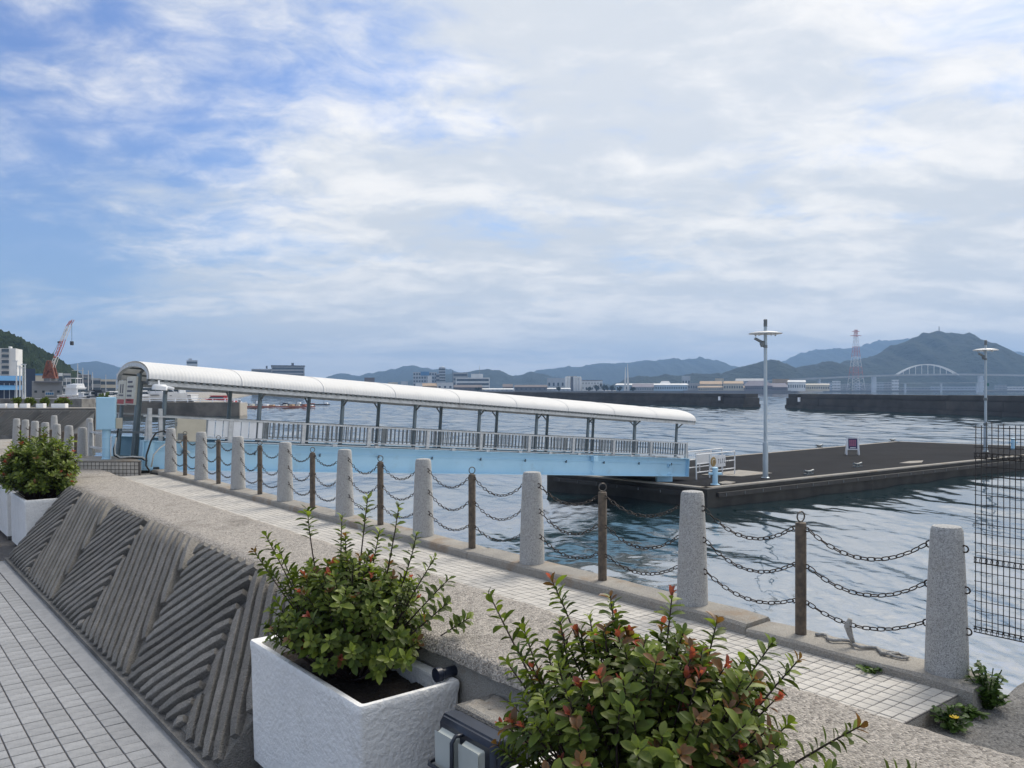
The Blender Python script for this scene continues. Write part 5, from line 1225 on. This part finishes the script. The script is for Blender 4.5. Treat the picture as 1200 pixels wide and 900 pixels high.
# pylon
Y = 1540
py_ = thing('power_pylon', 'red and white lattice pylon in front of the dark hill', 'pylon', (XY(1003,Y),Y,BASE))
def hw(z): 
    f = (z-BASE)/(ZY(386,Y)-BASE); return 10.2*(1-f)**1.25+2.0
zs = [BASE, ZY(450,Y), ZY(443,Y), ZY(436.5,Y), ZY(430,Y), ZY(424,Y), ZY(418,Y), ZY(412,Y), ZY(406,Y), ZY(400.5,Y), ZY(395,Y), ZY(390,Y), ZY(386.5,Y)]
xc = XY(1003,Y)
for i in range(12):
    mb = MB(); z0, z1 = zs[i], zs[i+1]; a, b = hw(z0), hw(z1); r0 = .6
    for sx in (-1,1):
        for sy in (-1,1): mb.bar((xc+sx*a,Y+sy*a,z0),(xc+sx*b,Y+sy*b,z1), r0)
    for s_ in (-1,1):
        mb.bar((xc-a,Y+s_*a,z0),(xc+b,Y+s_*b,z1), .4); mb.bar((xc+a,Y+s_*a,z0),(xc-b,Y+s_*b,z1), .4); mb.bar((xc-b,Y+s_*b,z1),(xc+b,Y+s_*b,z1), .3)
    mb.build('lattice_section', [crw,crw,crr,crr,crw,crw,crr,crr,crw,crw,crr,crr][i], py_)
for (yy, wd) in ((388.3,4.6),(393.2,6.6)):
    mb = MB(); z = ZY(yy,Y); mb.bar((xc-wd*Y/F,Y,z-.3),(xc,Y,z+.9),.5); mb.bar((xc+wd*Y/F,Y,z-.3),(xc,Y,z+.9),.5); mb.bar((xc-wd*Y/F,Y,z-.4),(xc+wd*Y/F,Y,z-.4),.6); mb.build('cross_arm', crr, py_)
# bridge
Y = 1440
br = thing('arch_bridge', 'long pale road bridge with a white arch span across the far bay', 'bridge', (XY(1080,Y),Y,0))
pts = [(900,446.3),(930,445),(960,443.6),(1000,441.6),(1030,440.6),(1060,439.6),(1122,439.0),(1160,439.4),(1200,440.2),(1260,441.8),(1330,443.5)]
for i in range(len(pts)-1):
    a, b = pts[i], pts[i+1]; MB().bar((XY(a[0],Y),Y,ZY(a[1],Y)),(XY(b[0],Y),Y,ZY(b[1],Y)), 9, 2.0).build('deck_span', b_grey, br)
    MB().bar((XY(a[0],Y),Y-4.6,ZY(a[1],Y)+1.6),(XY(b[0],Y),Y-4.6,ZY(b[1],Y)+1.6), .2, .7).build('parapet', b_grey, br)
for px, yt in ((925,446),(960,444.5),(1024,441.5),(1149,440.5),(1240,442)): MB().box(XY(px-2.2 if px != 960 else px-1,Y), XY(px+2.2 if px != 960 else px+1,Y), Y-3, Y+3, -1.3, ZY(yt,Y)).build('pier', b_steel, br)
for s_ in (-4,4):
    mb = MB(); n = 20; P_ = [(1050+72*i/n, 439.6-12.4*(1-(2*i/n-1)**2)) for i in range(n+1)]
    for i in range(n): mb.bar((XY(P_[i][0],Y),Y+s_,ZY(P_[i][1],Y)),(XY(P_[i+1][0],Y),Y+s_,ZY(P_[i+1][1],Y)), 1.4, 1.5)
    mb.build('arch_rib', b_white, br)
for i in range(1,10):
    px = 1050+72*i/10; yy = 439.6-12.4*(1-(2*i/10-1)**2); MB().bar((XY(px,Y),Y-4,ZY(439.3,Y)),(XY(px,Y),Y-4,ZY(yy,Y)), .7).build('hanger', b_white, br)
r_ = thing('low_bridge', 'low pale causeway bridge below the arch span', 'bridge', (XY(1100,1420),1420,0))
MB().bar((XY(1056,1420),1420,ZY(449,1420)),(XY(1152,1420),1420,ZY(448.4,1420)), 6, .8).build('deck', b_grey, r_)
for i in range(0,7,3): MB().box(XY(1060.3+14*i,1420), XY(1061.5+14*i,1420), 1418, 1422, -1, ZY(449.2,1420)).build('pier', b_steel, r_)
MB().box(XY(800,960), XY(925,960), 955, 959.5, -1, 2.75).build('sea_wall', b_dark, None, loc=(XY(860,960),955,0), label='thin dark sea wall below the ferry halls on the far waterline', cat='wall')
# ================================================================ HILLS (ridges at their own distance, with real depth)
def hill(name, Y, pts, depth, mat, seed, rough=1.0, nx=150, ny=26, kind='structure', lab=None, cat=None, fine=0.0):
    x0, x1 = pts[0][0], pts[-1][0]; vs = []; fs = []
    def prof(px):
        for (a, ya), (b, yb_) in zip(pts, pts[1:]):
            if a <= px <= b:
                f = (px-a)/(b-a); f = f*f*(3-2*f)*.5+f*.5; return ya+(yb_-ya)*f
        return pts[-1][1]
    for j in range(ny+1):
        v = j/ny*2-1
        for i in range(nx+1):
            px = x0+(x1-x0)*i/nx; h = max(0, ZY(prof(px),Y)-1)
            yy = Y+depth*v; sp_ = 1-abs(v)**1.6; sc = h*.9+8
            nn = noise.fractal(Vector((px*.05*Y/2000+seed, v*2.2, seed)), 1.0, 2.0, 5)
            rid = noise.noise(Vector((px*.035*Y/2000+seed*2, v*.6, 3)))
            z = h*sp_*(1+.0*rid) + (abs(v) > .03)*h*.13*rough*nn*(1-abs(v)) - h*.10*abs(rid)*min(1,abs(v)*3)
            if fine: z += fine*noise.noise(Vector((px*.9, v*40, seed)))*(h > 2)
            else: z += .012*Y/1000*noise.noise(Vector((px*.7, v*30, seed)))*4*(h > 5)
            vs.append((XY(px,Y)*(yy/Y)**.15, yy, max(z, 0)+1.0 if abs(v) < 1 else -1.4))
    for j in range(ny):
        for i in range(nx): fs.append((j*(nx+1)+i, j*(nx+1)+i+1, (j+1)*(nx+1)+i+1, (j+1)*(nx+1)+i))
    o = MB().add(vs, fs).build(name, mat, smooth='all', kind=kind); return o
hill('mountain_ridge', 5200, [(880,445),(905,433),(916,425),(939,414),(960,410),(985,409),(1008,406.5),(1030,401),(1047,398.5),(1064,397.5),(1090,402),(1120,408),(1150,410),(1185,413.5),(1215,417),(1260,426),(1330,440)], 1100, hill_far, 1)
hill('mountain_ridge', 4600, [(560,446),(600,441),(640,433),(660,430.4),(680,430),(704,425.4),(720,426),(736,425),(758,422),(768,423),(784,420.6),(794,422.4),(810,420.6),(822,419.6),(840,424.4),(856,429),(866,431),(900,441),(930,450)], 1000, hill_far, 2)
hill('mountain_ridge', 4300, [(386,446),(390,443),(400,437.5),(413,440),(427,441),(443,436),(456,434.5),(470,431.5),(483,428),(493,431.5),(500,431),(507,433),(523,432.5),(545,438),(575,446)], 900, hill_far, 3)
hill('wooded_hill', 2900, [(455,450),(475,447),(500,441),(530,438),(547,436),(562,433.3),(572,432.8),(582,435),(602,440.5),(610,440),(622,435.3),(632,437.5),(647,441),(660,443),(680,445),(700,448),(720,452)], 500, hill_far, 4)
hill('mountain_ridge', 4400, [(-60,440),(-10,436),(40,433),(70,430.5),(85,429.3),(100,426),(113,423),(125,427),(140,431),(155,435.5),(170,438),(200,436),(232,431.5),(250,432.5),(275,440),(300,446)], 900, hill_far, 5)
hill('wooded_hill', 2050, [(712,454),(726,448),(736,442.6),(750,441.5),(760,441.8),(770,441),(780,438.6),(790,440.5),(800,440),(812,438),(832,438),(846,438.6),(852,436),(870,429.4),(885,426),(893,423.4),(900,422.2),(907,424),(915,427),(927,432),(945,428.6),(955,427),(972,423.6),(984,427),(1000,432),(1030,440),(1060,448)], 300, hill_far, 6, fine=2.2)
hill('island_hill', 2300, [(940,442),(960,433),(984,427),(996,423.5),(1020,418.5),(1038,411),(1056,402),(1074,394.8),(1085,391.3),(1096,389.2),(1103,388.4),(1110,390.2),(1122,390.6),(1131,393),(1140,397.5),(1158,405),(1176,414),(1200,425.5),(1230,438),(1270,450)], 420, hill_far, 7, fine=2.6)
hill('near_hill', 430, [(-160,380),(-110,378),(-60,384),(-20,389),(0,391.6),(6,393),(12,395),(20,400),(28,403),(33,407.5),(36,415),(41,420),(46,424.5),(52,430),(58,436),(66,443),(80,452)], 90, hill_near, 8, nx=300, ny=70, fine=3.2)
mb = MB(); xx, Yh = XY(1100.5,2300), 2300; mb.bar((xx,Yh,ZY(389,Yh)),(xx,Yh,ZY(382.5,Yh)),1.6); mb.build('hilltop_mast', b_dark, None, loc=(xx,Yh,ZY(389,Yh)), label='thin dark mast on the very top of the island hill', cat='mast')
# ================================================================ HAZE
hz = bpy.data.materials.new('haze_air'); hz.use_nodes = True; t = NT(hz.node_tree); t.n.clear()
pv = t.node('ShaderNodeVolumePrincipled', {'Color': (.38,.62,1.0,1), 'Density': HAZE, 'Anisotropy': .15})
t.l.new(pv.outputs[0], t.node('ShaderNodeOutputMaterial').inputs['Volume'])
MB().box(-9010, 9010, -160, 7910, -3.0, 345).build('haze', hz, kind='stuff')
for o in list(COL.objects):
    if 'base' in o: del o['base']
